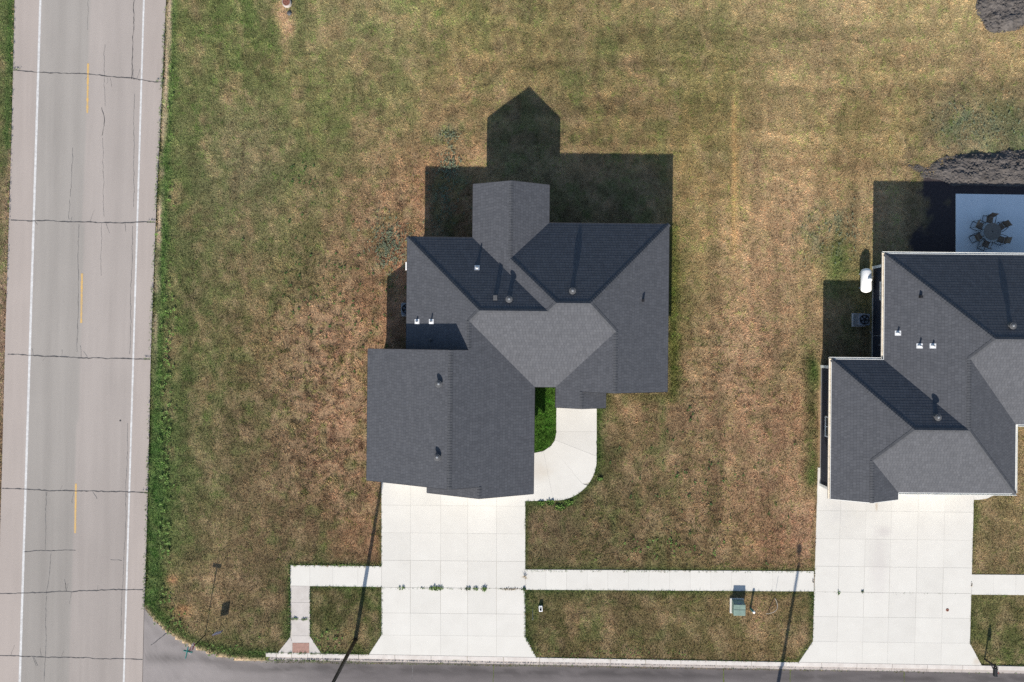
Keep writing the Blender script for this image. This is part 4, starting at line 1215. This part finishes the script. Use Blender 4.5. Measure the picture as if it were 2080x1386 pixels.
gutter((RGW - .15, RGN), (AW - .17, RGN), 0, 1, 'white_trim'); gutter((SE + .02, RGS), (RGE + .15, RGS), 0, -1, 'white_trim'); gutter((RGE, RGS), (RGE, MS), 1, 0, 'white_trim'); gutter((RGE + .2, MS), (EE, MS), 0, -1, 'white_trim')
for cx, cy in ((25.75, 5.4), (22.1, -1.75), (22.1, -10.34)):
    mb = MB(); mb.box((cx + .04, cy - math.copysign(.04, cy) * (1 if cy > 0 or cy < -5 else -1), 1.45), (.19, .19, 2.8)); mb.build('corner_board', M['white_trim'], h2, inv=i2)
window(h2, i2, (22.08, -6.0, 1.55), 1.45, 1.35, 'x', -1); window(h2, i2, (25.73, 3.6, 1.75), 1.3, 1.2, 'x', -1); window(h2, i2, (29.5, 5.42, 1.3), 1.8, 2.0, 'y', 1, 'patio_door')
mb = MB()
for r_ in range(4):
    for k in range(8): mb.box((27.0 + .68 * (k + .5), -9.64, 0.30 + r_ * 0.53), (.65, 0.05, 0.50))
mb.build('garage_door', M['white_trim'], h2, inv=i2)
for yy_, zz_, s_ in ((2.15, 1.4, (.08, .22, .20)), (-.2, 1.1, (.06, .14, .16)), (-1.5, 1.3, (.07, .14, .16))):
    mb = MB(); mb.box((25.71, yy_, zz_), s_); mb.build('outlet_box', M['ac'], h2, inv=i2)
mb = MB(); mb.box((25.66, 0.45, 1.5), (.12, .24, .3)); mb.tube([(25.66, .45, 1.35), (25.66, .45, .3), (25.5, .8, .15)], .025, 6); mb.build('disconnect_box', M['ac'], h2, inv=i2)

# ------------------------------------------------------------------ air conditioners, tank, cabinet
def condenser(label, x, y, rz=0.0, size=0.86, h=0.78):
    t = thing('air_conditioner', label, 'air conditioner', (x, y, 0), rz, 'air conditioners beside the houses')
    mb = MB(); mb.box((0, 0, 0.03), (size + .16, size + .16, .14)); mb.build('pad', M['concrete_old'], t)
    mb = MB(); s = size
    mb.box((0, 0, .1 + h / 2), (s, s, h)); body = bevel(mb.build('body', M['ac'], t), .04, 2)
    mb = MB()
    for k in range(9):
        zz_ = .18 + k * (h - .16) / 9
        for sx, sy in ((1, 0), (-1, 0), (0, 1), (0, -1)):
            mb.box((sx * (s / 2 + .008), sy * (s / 2 + .008), zz_), (.016 if sx else s * .86, .016 if sy else s * .86, .035))
    mb.build('grille', M['ac'], t)
    mb = MB(); mb.lathe((0, 0, .1 + h), [(s * .44, 0), (s * .44, .03), (s * .38, .035), (s * .375, .004), (0.01, .004)], 28); f = mb.build('fan_opening', M['black'], t, True)
    mb = MB()
    for k in range(5):
        a = 2 * PI * k / 5
        mb.poly([(0, 0, .1 + h + .012), (s * .34 * math.cos(a), s * .34 * math.sin(a), .1 + h + .022), (s * .34 * math.cos(a + .7), s * .34 * math.sin(a + .7), .1 + h + .008)])
    mb.build('fan_blade', M['ac'], f)
    mb = MB()
    for k in range(3):
        r = s * (.36 - .11 * k); mb.tube([(r * math.cos(q), r * math.sin(q), .1 + h + .045) for q in np.linspace(0, 2 * PI, 25)], .005, 4)
    for k in range(4):
        a = PI * k / 4; mb.beam((s * .4 * math.cos(a), s * .4 * math.sin(a), .1 + h + .045), (-s * .4 * math.cos(a), -s * .4 * math.sin(a), .1 + h + .045), .008, .008)
    mb.lathe((0, 0, .1 + h + .03), [(s * .12, 0), (s * .11, .03), (.02, .04)], 14); mb.build('fan_guard', M['black'], t)
    return t
x, y = W(1755.5, 649.5, .85); condenser('grey air conditioner on pad by navy wall of right house', x, y, 0, .80)
x, y = W(818, 628, .85); condenser('grey air conditioner half hidden under left house west eave', x + .30, y, 0, .82)

x, y = W(1759, 570, .5)
t = thing('propane_tank', 'white horizontal propane tank standing by navy wall of right house', 'tank', (x, y, 0))
R_ = .36; L_ = 1.74
mb = MB(); prof = [(0.02, -L_ / 2), (.17, -L_ / 2 + .03), (.30, -L_ / 2 + .10), (R_, -L_ / 2 + .22), (R_, L_ / 2 - .22), (.30, L_ / 2 - .10), (.17, L_ / 2 - .03), (.02, L_ / 2)]
mb.lathe((0, 0, 0), prof, 28)
mb.v = [(p[0], p[2], p[1] + .52) for p in mb.v]; mb.f = [f[::-1] for f in mb.f]
mb.build('shell', M['white'], t, True)
mb = MB(); mb.lathe((0.06, .03, .82), [(.15, 0), (.15, .14), (.11, .20), (.03, .22)], 20); mb.build('valve_dome', M['white'], t, True)
for s_ in (-1, 1):
    mb = MB(); mb.box((0, s_ * .5, .1), (.5, .1, .26)); mb.build('foot', M['concrete_old'], t)
mb = MB(); mb.tube([(.1, .1, .95), (.3, .25, .9), (.42, .3, .5)], .02, 6); mb.build('supply_pipe', M['steel'], t)

x, y = -7.30, 5.3
t = thing('utility_cabinet', 'white utility cabinet peeking out under left house west eave', 'cabinet', (x, y, 0))
mb = MB(); mb.box((0, 0, .5), (.40, .52, 1.0)); bevel(mb.build('cabinet_box', M['white'], t), .02)
mb = MB(); mb.box((0, 0, 1.015), (.46, .58, .05), 0, 0, .9); mb.build('lid', M['white'], t)
mb = MB(); mb.box((-.21, .1, .55), (.02, .04, .12)); mb.build('latch', M['steel'], t)

# ------------------------------------------------------------------ patio table and chairs
tx, ty = W(2015.7, 470.5, .74)
t = thing('patio_table', 'round brown patio table in the middle of the shaded patio', 'table', (tx, ty, .03))
mb = MB(); mb.lathe((0, 0, .70), [(.56, 0), (.61, .01), (.62, .03), (.60, .045), (.05, .045)], 36); top = mb.build('table_top', M['stone_top'], t)
mb = MB(); mb.lathe((0, 0, .735), [(.04, 0), (.045, .02), (.03, .025)], 14); mb.build('umbrella_hole_ring', M['black'], top)
for k in range(4):
    a = PI / 4 + k * PI / 2; mb = MB()
    mb.tube([(.12 * math.cos(a), .12 * math.sin(a), .70), (.22 * math.cos(a), .22 * math.sin(a), .35), (.46 * math.cos(a), .46 * math.sin(a), 0)], .022, 7); mb.build('leg', M['black'], t)
def chair():
    t = thing('patio_chair', '', 'chair', (0, 0, .03), 0, 'chairs around the patio table')
    mb = MB(); n = 6      # local +y looks at the table
    for i in range(n):
        y0, y1 = -.24 + .48 * i / n, -.24 + .48 * (i + 1) / n
        z0, z1 = .42 + .03 * (i / n) ** 2, .42 + .03 * ((i + 1) / n) ** 2
        mb.prism([(-.25, y0), (.25, y0), (.25, y1), (-.25, y1)], .40, [z0, z0, z1, z1])
    mb.build('seat', M['wicker'], t)
    mb = MB(); pts = []
    for i in range(8):
        u = i / 7; pts.append((-.24 - .12 * u - .04 * u * u, .44 + .52 * u - .03 * u * u))
    for (ya, za), (yb, zb) in zip(pts[:-1], pts[1:]):
        for sg in (1,):
            mb.poly([(-.25, ya, za), (.25, ya, za), (.25, yb, zb), (-.25, yb, zb)])
            mb.poly([(-.25, yb - .025, zb), (.25, yb - .025, zb), (.25, ya - .025, za), (-.25, ya - .025, za)])
    a_, b_ = pts[-1]; mb.beam((-.27, a_ - .012, b_), (.27, a_ - .012, b_), .04, .04)
    mb.build('backrest', M['wicker'], t)
    for sg in (-1, 1):
        mb = MB(); mb.tube([(sg * .29, -.33, .64), (sg * .30, -.1, .66), (sg * .30, .18, .65), (sg * .29, .27, .58)], .022, 7); mb.build('armrest', M['black'], t)
        mb = MB(); mb.tube([(sg * .29, .26, .60), (sg * .28, .25, .3), (sg * .28, .22, .012), (sg * .28, -.05, .012), (sg * .28, -.38, .012), (sg * .28, -.30, .30), (sg * .28, -.31, .66)], .016, 7); mb.build('side_frame', M['black'], t)
    mb = MB(); mb.tube([(-.28, -.38, .014), (.28, -.38, .014)], .016, 6); mb.build('rear_rail', M['black'], t)
    return t
proto = chair()
CH = [(88, .98, -8, 'brown patio chair on the far side of the round table, topmost in the photo'), (24, 1.0, 14, 'brown patio chair at the upper right of the round table'),
      (-32, 1.08, 12, 'brown patio chair at the lower right of the round table, pulled furthest out'), (-106, .98, -6, 'brown patio chair at the bottom of the table nearest the house'),
      (203, .95, 5, 'brown patio chair at the lower left of the round table'), (146, .95, 10, 'brown patio chair at the upper left of the round table')]
for k, (a, r, tw, lb) in enumerate(CH):
    o = proto if k == 0 else copy_tree(proto)
    a_ = math.radians(a)
    r -= .10; o.scale = (.92, .92, .96)
    o.location = (tx + r * math.cos(a_), ty + r * math.sin(a_), .03); o.rotation_euler = (0, 0, a_ + PI / 2 + math.radians(tw)); o['label'] = lb

# ------------------------------------------------------------------ soil heaps
def heap(name, label, cx, cy, rx, ry, h, seed, nx=110, ny=70, clods=350):
    X_, Y_ = np.meshgrid(np.linspace(-1.25, 1.25, nx), np.linspace(-1.25, 1.25, ny))
    wx_, wy_ = W(cx, cy)
    gx_ = wx_ + X_ * rx; gy_ = wy_ + Y_ * ry
    edge = 1 - np.hypot(X_, Y_) + 0.55 * (fbm(gx_ * .55, gy_ * .55, seed, 3) - .5)
    zz_ = h * sstep(0, .55, edge) * (.55 + .6 * fbm(gx_ * .9, gy_ * .9, seed + 5, 3)) + sstep(0, .15, edge) * (.25 * (fbm(gx_ * 1.9, gy_ * 2.6, seed + 9, 4) - .40) + .14 * (fbm(gx_ * 6, gy_ * 7, seed + 11, 3) - .5)) - .05 * (edge < 0.0)
    V_ = np.stack([gx_, gy_, zz_], -1).reshape(-1, 3); I_ = np.arange(nx * ny).reshape(ny, nx)
    Q_ = np.stack([I_[:-1, :-1], I_[:-1, 1:], I_[1:, 1:], I_[1:, :-1]], -1).reshape(-1, 4)
    ok = (edge.reshape(-1)[Q_] > -0.06).any(1)
    me = np_mesh(name, V_ - np.array([wx_, wy_, 0]), Q_[ok], 4); me.materials.append(M['soil'])
    o = bpy.data.objects.new(name, me); sc.collection.objects.link(o); o.location = (wx_, wy_, 0)
    tag(o, label, 'soil', kind='structure')
    mb = MB(); r = random.Random(seed)
    for _ in range(clods):
        i, j = r.randrange(ny), r.randrange(nx)
        if edge[i, j] < .02: continue
        s = r.uniform(.03, .11) * (1 if r.random() < .9 else 1.6)
        c_ = (X_[i, j] * rx, Y_[i, j] * ry, zz_[i, j])
        mb.lathe(c_, [(s * .5, -s * .4), (s * r.uniform(.8, 1.1), 0), (s * .7, s * .45), (s * .2, s * .6)], 5)
    if mb.v:
        c_o = mb.build('clods', M['soil'], o); c_o['kind'] = 'stuff'
    return o
heap('soil_heap', 'long dark heap of bare soil behind the shaded patio', 2030, 345, 5.6, 1.35, .24, 3, 260, 90, 900)
heap('soil_heap', 'small dark soil heap in the top right corner of the lawn', 2038, 18, 1.9, 1.7, .5, 8, 110, 110, 420)

# ------------------------------------------------------------------ street furniture and small things
def disc_letters(mb, txt, cx, cz, h, m):
    """STOP in stroke bars on the sign face, local y across, z up, facing +x"""
    G = {'S': [((1, 1), (0, 1)), ((0, 1), (0, .5)), ((0, .5), (1, .5)), ((1, .5), (1, 0)), ((1, 0), (0, 0))], 'T': [((0, 1), (1, 1)), ((.5, 1), (.5, 0))],
         'O': [((0, 0), (0, 1)), ((0, 1), (1, 1)), ((1, 1), (1, 0)), ((1, 0), (0, 0))], 'P': [((0, 0), (0, 1)), ((0, 1), (1, 1)), ((1, 1), (1, .5)), ((1, .5), (0, .5))]}
    wch, gap = h * .48, h * .2
    tot = len(txt) * wch + (len(txt) - 1) * gap
    for i, ch in enumerate(txt):
        o = cx - tot / 2 + i * (wch + gap)
        for (a, b), (c, d) in G[ch]:
            p = (.016, o + a * wch, cz + (b - .5) * h); q = (.016, o + c * wch, cz + (d - .5) * h)
            e = h * .07
            v_ = Vector(q) - Vector(p); v_.normalize()
            mb.beam(Vector(p) - v_ * e, Vector(q) + v_ * e, .006 if abs(v_.z) > .5 else .006, h * .15, m) if abs(v_.z) < .5 else mb.beam(Vector(p) - v_ * e, Vector(q) + v_ * e, h * .15, .006, m)
bx_, by_ = W(417, 1290)
t = thing('stop_sign', 'red octagonal STOP sign with street name blades at the road corner', 'stop sign', (bx_, by_, 0), math.radians(-12))
mb = MB(); mb.box((0, 0, 1.3), (.05, .06, 2.7)); mb.build('post', M['black'], t)
def octo(r, x0, x1, mb, m):
    pts = [(r * math.cos(PI / 8 + k * PI / 4), r * math.sin(PI / 8 + k * PI / 4)) for k in range(8)]
    f = [(x1, p[0], 2.12 + p[1]) for p in pts]; b = [(x0, p[0], 2.12 + p[1]) for p in pts]
    mb.poly(f, m); mb.poly(b[::-1], m)
    for k in range(8): mb.poly([b[k], b[(k + 1) % 8], f[(k + 1) % 8], f[k]], m)
mb = MB(); octo(.40, .032, .036, mb, 1); octo(.375, .037, .040, mb, 0); pl = mb.build('sign_plate', [M['red'], M['white']], t)
mb = MB(); disc_letters(mb, 'STOP', 0, 2.12, .27, 0); mb.v = [(p[0] + .028, p[1], p[2]) for p in mb.v]; mb.build('lettering', M['white'], pl)
mb = MB(); mb.box((0, 0, 2.60), (.62, .025, .16)); mb.build('name_blade', M['blade_green'], t)
mb = MB(); mb.box((0, 0, 2.78), (.025, .80, .16)); mb.build('name_blade', M['blade_green'], t)

bx_, by_ = W(451, 1277)
t = thing('yard_sign', 'small purple and white yard sign on the lawn by the stop sign', 'sign', (bx_, by_, 0), math.radians(14))
mb = MB(); mb.box((0, 0, .74), (.60, .03, .52)); pl = bevel(mb.build('sign_panel', M['purple'], t), .012)
mb = MB(); mb.box((0, .018, .86), (.60, .006, .14)); mb.box((0, .018, .62), (.44, .006, .05)); mb.build('white_band', M['white'], pl)
for sg in (-1, 1):
    mb = MB(); mb.tube([(sg * .2, 0, -.02), (sg * .2, 0, .5)], .009, 6); mb.build('stake', M['steel'], t)

def lamp(label, x, y, az, h=8.0):
    t = thing('street_lamp', label, 'street lamp', (x, y, 0), az, 'street lamps along the side street')
    mb = MB(); mb.lathe((0, 0, 0), [(.165, -.1), (.165, .02), (.155, .04), (.15, .06)], 14); mb.build('base', M['pole'], t)
    mb = MB(); mb.tube([(0, 0, 0), (0, 0, h * .5), (0, 0, h)], [.142, .125, .09], 14); mb.build('pole', M['pole'], t, True)
    mb = MB(); mb.tube([(0, 0, h - .06), (0, -.3, h - .02), (0, -.75, h)], .03, 8); mb.build('arm', M['pole'], t)
    mb = MB(); mb.prism([(-.16, -.7), (.16, -.7), (.19, -1.0), (.14, -1.28), (-.14, -1.28), (-.19, -1.0)], h - .05, h + .09, 0, .85); hd = mb.build('lamp_head', M['pole'], t)
    mb = MB(); mb.box((0, -1.0, h - .06), (.24, .4, .03)); mb.build('lens', M['white'], hd)
    return t
x, y = W(722, 1300); lamp('tall dark street lamp pole leaning out of the bottom edge beside the driveway', x, y, 0)
x, y = W(1551, 1576); lamp('street lamp across the side street whose thin shadow crosses the verge', x, y, PI)
x, y = W(2000, 1339)
t = thing('mailbox', 'black mailbox on a post at the kerb right of the right driveway', 'mailbox', (x, y, 0), math.radians(-2))
mb = MB(); mb.box((0, 0, .6), (.09, .09, 1.3)); mb.box((0, 0, 1.26), (.12, .12, .05), 0, 0, .5); mb.build('post', M['black'], t)
mb = MB(); mb.beam((0, .06, .98), (0, -.52, .98), .07, .07); mb.beam((0, 0, .60), (0, -.34, .96), .05, .05); mb.build('bracket', M['black'], t)
mb = MB(); prof = [(-.12, 1.03), (.12, 1.03), (.12, 1.15)] + [(.12 * math.cos(a), 1.15 + .10 * math.sin(a)) for a in np.linspace(0.3, PI - .3, 7)] + [(-.12, 1.15)]
fr = [(p[0], -.66, p[1]) for p in prof]; bk = [(p[0], -.12, p[1]) for p in prof]
mb.poly(fr); mb.poly(bk[::-1])
for k in range(len(prof)): mb.poly([bk[k], bk[(k + 1) % len(prof)], fr[(k + 1) % len(prof)], fr[k]])
bx = mb.build('box', M['black'], t)
mb = MB(); mb.box((0, -.672, 1.13), (.22, .02, .18)); mb.build('door', M['black'], bx)
mb = MB(); mb.box((.13, -.4, 1.22), (.012, .16, .05)); mb.build('flag', M['red'], bx)

# transformer on its pad
cx, cy = W(1496.5, 1230)
t = thing('transformer', 'green pad mounted transformer box on the verge between the driveways', 'transformer', (cx, cy, 0), math.radians(-1))
mb = MB(); mb.box((-.02, 0, .04), (.98, 1.06, .12)); bevel(mb.build('pad', M['concrete'], t), .01)
mb = MB(); sec = [(-.46, .10), (.46, .10), (.46, .34), (.26, .58), (-.46, .60)]
l_ = [(-.40, y_, z_) for y_, z_ in sec]; r_ = [(.40, y_, z_) for y_, z_ in sec]
mb.poly(l_[::-1]); mb.poly(r_)
for k in range(5): mb.poly([l_[k], l_[(k + 1) % 5], r_[(k + 1) % 5], r_[k]])
bevel(mb.build('cabinet', M['green_steel'], t), .012)
mb = MB(); mb.box((0, -.10, .612), (.86, .80, .05), 0, 0, .97); ld = bevel(mb.build('lid', M['green_steel'], t), .01)
mb = MB(); mb.box((0, -.08, .641), (.80, .014, .012)); mb.build('seam', M['black'], ld)
mb = MB(); mb.box((0, .33, .53), (.22, .03, .03)); mb.box((.0, .31, .56), (.30, .14, .02)); mb.build('warning_plate', M['steel'], t)

cx, cy = W(1524.5, 1236)
t = thing('utility_pedestal', 'short green pedestal with a white cap right of the transformer', 'pedestal', (cx, cy, 0))
mb = MB(); mb.lathe((0, 0, -.05), [(.085, 0), (.075, .2), (.075, .72)], 16); mb.build('tube_body', M['teal'], t, True)
mb = MB(); mb.lathe((0, 0, .66), [(.09, 0), (.09, .06), (.07, .10), (.02, .115)], 16); mb.build('cap', M['white'], t, True)

cx, cy = W(1568, 1230)
t = thing('conduit_stub', 'looped white conduit end with a thin marker rod on the verge', 'conduit', (cx, cy, 0))
mb = MB(); P_ = []
for k in range(15):
    u = k / 14; px, py = 1556 + 22 * math.sin(u * 2.2) , 1247 - 3 * math.sin(u * 3) - 32 * u ** 2.2
    a = W(px, py); P_.append((a[0] - cx, a[1] - cy, .03 + .12 * math.sin(u * PI)))
mb.tube(P_, .013, 7); mb.build('loop', M['cable'], t)
mb = MB(); a = W(1560, 1242); b = W(1572, 1216)
mb.tube([(a[0] - cx, a[1] - cy, .02), (b[0] - cx, b[1] - cy, .06)], .025, 6); mb.build('split_board', M['wood'], t)
mb = MB(); a = W(1573, 1214); mb.tube([(a[0] - cx, a[1] - cy, 0), (a[0] - cx + .01, a[1] - cy - .02, .85)], .010, 6); mb.build('marker_rod', M['black'], t)

cx, cy = W(1098, 1235)
t = thing('meter_box', 'little white framed utility box on the verge by the left driveway', 'utility box', (cx, cy, 0), math.radians(4))
mb = MB()
for s_ in (-1, 1):
    mb.box((s_ * .10, 0, .10), (.045, .38, .24)); mb.box((0, s_ * .17, .10), (.155, .045, .24))
mb.build('frame', M['white'], t)
mb = MB(); mb.box((0, 0, .06), (.15, .28, .06)); mb.build('lid', M['black'], t); mb = MB(); mb.box((0, .02, .10), (.05, .1, .02)); mb.build('handle', M['white'], t)
cx, cy = W(1082, 1236)
t = thing('marker_stake', 'thin grey leaning marker stake at the left end of the verge', 'stake', (cx, cy, 0))
mb = MB(); mb.tube([(0, 0, 0), (.0, -.56, .52)], .016, 7); mb.build('rod', M['steel'], t); mb = MB(); mb.tube([(0, -.54, .50), (0, -.60, .556)], .028, 7); mb.build('tip', M['steel'], t)

# manhole riser at the top
cx, cy = W(583.5, 7)
t = thing('manhole', 'rusty round manhole in a raised concrete ring at the top of the lawn', 'manhole', (cx, cy, 0))
mb = MB(); mb.lathe((0, 0, -.05), [(.34, 0), (.32, .26), (.30, .28), (.275, .28), (.27, .22)], 26); mb.build('collar', M['gutter_conc'], t)
mb = MB(); mb.lathe((0, 0, .19), [(.27, 0), (.27, .05), (.20, .055), (.19, .035), (.13, .035), (.12, .055), (.06, .055), (.05, .03), (.01, .03)], 26); mb.build('cover', M['rust'], t)
cx, cy = W(588, 27.5)
mb = MB(); mb.lathe((cx, cy, -.02), [(.16, 0), (.18, .06), (.10, .12), (.03, .13)], 7); o = mb.build('stone', M['vent'])
o.location = (0, 0, 0); tag(o, 'grey stone lying on bare soil below the manhole', 'stone')

# ------------------------------------------------------------------ weeds growing in the joints and at the edges
def weed(name, label, px, py, rx, ry, h, n, m, seed, cat='weed', leafw=.03, group=None):
    r = random.Random(seed); wx_, wy_ = W(px, py)
    mb = MB()
    for _ in range(n):
        a = r.uniform(0, 2 * PI); q = math.sqrt(r.random())
        x, y = q * rx * math.cos(a), q * ry * math.sin(a)
        b = r.uniform(0, 2 * PI); L = h * .75 * r.uniform(.4, 1.1) * (1 - .4 * q); out = L * r.uniform(.5, 1.2)
        ex, ey, ez = x + out * math.cos(b), y + out * math.sin(b), .02 + L * r.uniform(.35, .9)
        w_ = leafw * r.uniform(.6, 1.3); px_, py_ = -math.sin(b) * w_, math.cos(b) * w_
        mx, my, mz = x + out * .55 * math.cos(b), y + out * .55 * math.sin(b), .02 + L * .62
        mb.poly([(x, y, .0), (mx + px_, my + py_, mz), (ex, ey, ez), (mx - px_, my - py_, mz)])
    o = mb.build(name, m); o.location = (wx_, wy_, .0)
    return tag(o, label, cat, group)
J = lambda x: 1193 + sk(x) + 1
GRP = 'weeds rooted in the left driveway joint'
weed('weed', 'single small weed in the driveway joint nearest the left edge', 816, J(816), .25, .12, .22, 40, M['weed'], 1, group=GRP)
weed('weed', 'tiny weed left of the widest clump in the driveway joint', 858, J(858), .14, .08, .14, 18, M['weed'], 9, group=GRP)
weed('weed', 'widest bright green weed clump in the middle of the driveway joint', 886, J(886), 0.52, .12, .24, 150, M['weed'], 2, group=GRP)
weed('weed', 'small low weed just right of the driveway joint middle', 950, J(950), .2, .09, .2, 34, M['weed_dark'], 3, group=GRP)
weed('weed', 'low spreading weed between two taller ones in the joint', 966, J(966), .2, .1, .22, 40, M['weed'], 4, group=GRP)
weed('weed', 'tall upright weed right of the middle of the driveway joint', 984, J(984), 0.2, .10, .30, 55, M['weed'], 5, group=GRP)
weed('weed', 'thin reddish dry weed row at the right end of the driveway joint', 1036, J(1036), .75, .06, .13, 90, M['straw'], 6, group=GRP)
weed('weed', 'green weed tuft at the right end of the driveway joint', 1064, J(1062), .16, .12, .24, 40, M['weed_dark'], 7, group=GRP)
weed('dry_grass', 'star shaped dry grass tuft at the driveway and pavement seam', 1066, 1172, .06, .06, .42, 34, M['straw'], 8, 'grass tuft', .012)
weed('weed', 'small green weed in the right driveway joint', 1751, 1202, .09, .09, .15, 26, M['weed_dark'], 21)
weed('weed', 'wispy weed left of the small green one in the right driveway joint', 1703, 1204, .08, .16, .16, 22, M['weed'], 22)
weed('weed', 'tiny dark weed at the left edge seam of the right driveway', 1651.5, 1179, .06, .12, .12, 16, M['straw'], 23)
weed('weed', 'tiny weed at the right edge seam of the right driveway', 1973, 1187, .05, .18, .1, 18, M['straw'], 24)
weed('weed', 'left half of weeds across the narrow pavement joint', 599, 1257.5, .26, .07, .18, 46, M['weed'], 25)
weed('weed', 'right half of weeds across the narrow pavement joint', 619, 1258, .24, .07, .18, 46, M['weed'], 26)
GW_ = 'leafy weeds below the curved walk'
for k, (px, py, rr, lb) in enumerate(((1099, 1022, .3, 'leafy weed at the left under the curved walk'), (1117, 1021, .34, 'tall leafy weed second from left under the curved walk'), (1136, 1031, .42, 'broad leafy weed in the middle below the curved walk'),
                                   (1155, 1022, .38, 'tall leafy weed at the outer bend of the curved walk'), (1219, 973, .2, 'lone bright weed right of the curved walk'))):
    weed('weed', lb, px, py, rr * .85, rr * .5, .24, 80, M['weed'], 40 + k, leafw=.05, group=GW_)
# moss and weeds along kerb and edges, uncountable small growth
r = random.Random(77); mb = MB()
def sprig(px, py, h, nn, m):
    wx_, wy_ = W(px, py)
    for _ in range(nn):
        b = r.uniform(0, 2 * PI); L = h * r.uniform(.5, 1.2); out = L * r.uniform(.4, 1.0); x, y = wx_ + r.uniform(-.05, .05), wy_ + r.uniform(-.05, .05)
        w_ = r.uniform(.008, .02); z0 = -.12 if py > kerb_y(px) + 8 and px > 540 else .0
        mb.poly([(x - math.sin(b) * w_, y + math.cos(b) * w_, z0), (x + math.sin(b) * w_, y - math.cos(b) * w_, z0), (x + out * math.cos(b), y + out * math.sin(b), z0 + L * .8)], m)
for _ in range(520):
    px = r.uniform(540, 2080); 
    if fbm(np.array([px * .02]), np.array([1.0]), 5, 3)[0] > r.uniform(.3, .75): sprig(px, kerb_y(px) + KERB_W + r.uniform(-.5, .8), .06, 5, r.choice([0, 1, 2]))
for _ in range(120):
    px = r.uniform(540, 670); sprig(px, kerb_y(px) + r.choice([0, KERB_W]) + r.uniform(-1, 1), .10, 6, r.choice([0, 0, 1]))
for a, b, nn, hh in (((590, 1148), (775, 1150), 90, .16), ((589, 1150), (589, 1295), 90, .17), ((630, 1192), (775, 1193), 40, .10), ((630, 1200), (630, 1292), 36, .13), ((776, 1193), (775, 1290), 40, .10), ((1068, 1160), (1652, 1162), 120, .09),
                   ((1067, 1199), (1652, 1202), 90, .08), ((1066, 1200), (1066, 1294), 50, .13), ((1066, 1294), (1089, 1335), 24, .12), ((1651, 1204), (1650, 1300), 40, .08), ((775, 1000), (775, 1150), 40, .08), ((653, 1327), (749, 1330), 60, .10), ((1090, 1336), (1622, 1345), 150, .09),
                   ((779, 1195), (1063, 1197), 70, .07), ((1652, 1203), (1970, 1207), 16, .06)):
    for _ in range(nn):
        t_ = r.random(); sprig(a[0] + (b[0] - a[0]) * t_, a[1] + (b[1] - a[1]) * t_ + r.uniform(-1, 1), hh, 6, r.choice([0, 0, 1, 1, 2]))
for _ in range(900):
    py = r.uniform(-60, 1240); px = interp(HW_R, py)
    if fbm(np.array([1.7]), np.array([py * .03]), 6, 3)[0] > r.uniform(.25, .7): sprig(px + r.uniform(-2.5, 2.5), py, .09, 6, r.choice([0, 1, 1, 1]))
for _ in range(160):
    py = r.uniform(-60, 620); px = interp(HW_L, py); sprig(px + r.uniform(-2, 1.5), py, .09, 6, r.choice([0, 1, 1, 2]))
for py, x0, x1 in ((165, 318, 334), (451, 300, 316), (729, 292, 306), (1001, 288, 301), (142, 25, 40)):
    for _ in range(14): sprig(r.uniform(x0, x1), py + r.uniform(-1, 1), .06, 5, r.choice([0, 1]))
o = mb.build('edge_weeds', [M['weed'], M['weed_dark'], M['straw']])
tag(o, 'small grass and weed sprigs fringing kerb and pavement edges', 'weeds', kind='stuff')
# broadleaf weeds spotted over the lawn
mb = MB()
def rosette(px, py, rad, m):
    wx_, wy_ = W(px, py)
    for k in range(r.randint(5, 9)):
        b = r.uniform(0, 2 * PI); L = rad * r.uniform(.6, 1.2); w_ = L * .28
        c_, s_ = math.cos(b), math.sin(b); z1 = r.uniform(.04, .12)
        mb.poly([(wx_, wy_, .03), (wx_ + L * .55 * c_ - w_ * s_, wy_ + L * .55 * s_ + w_ * c_, z1), (wx_ + L * c_, wy_ + L * s_, z1 * .8), (wx_ + L * .55 * c_ + w_ * s_, wy_ + L * .55 * s_ - w_ * c_, z1)], m)
def cluster(cx, cy, sx, sy, n, m, rad=.12):
    for _ in range(n):
        px, py = r.gauss(cx, sx), r.gauss(cy, sy)
        q = np.array([(px - 1040) * S]), np.array([(693 - py) * S])
        if not blocked(*q)[0]: rosette(px, py, rad * r.uniform(.6, 1.3), m)
for a in ((795, 500, 20, 30, 420, 2, .08), (915, 335, 11, 13, 120, 2, .08), (905, 400, 20, 38, 200, 2, .08), (912, 278, 10, 7, 70, 2, .07), (1355, 1110, 60, 18, 46, 0, .10), (335, 900, 6, 200, 90, 0, .14), (345, 700, 5, 250, 70, 0, .12), (640, 560, 60, 60, 50, 1, .12),
          (1370, 940, 60, 60, 36, 1, .13), (1700, 480, 35, 35, 160, 2, .07), (430, 1325, 60, 10, 60, 0, .10), (345, 1270, 20, 20, 40, 0, .11), (1990, 250, 40, 28, 220, 2, .07), (1250, 1325, 90, 5, 60, 0, .07), (660, 1310, 30, 15, 36, 0, .10),
          (1500, 1000, 90, 80, 40, 1, .11), (720, 620, 50, 80, 60, 1, .12), (620, 360, 14, 25, 20, 1, .12)):
    cluster(*a)
o = mb.build('lawn_weeds', [M['weed'], M['weed_dark'], M['bluegreen']])
tag(o, 'broadleaf weeds scattered in patches over the lawn', 'weeds', kind='stuff')
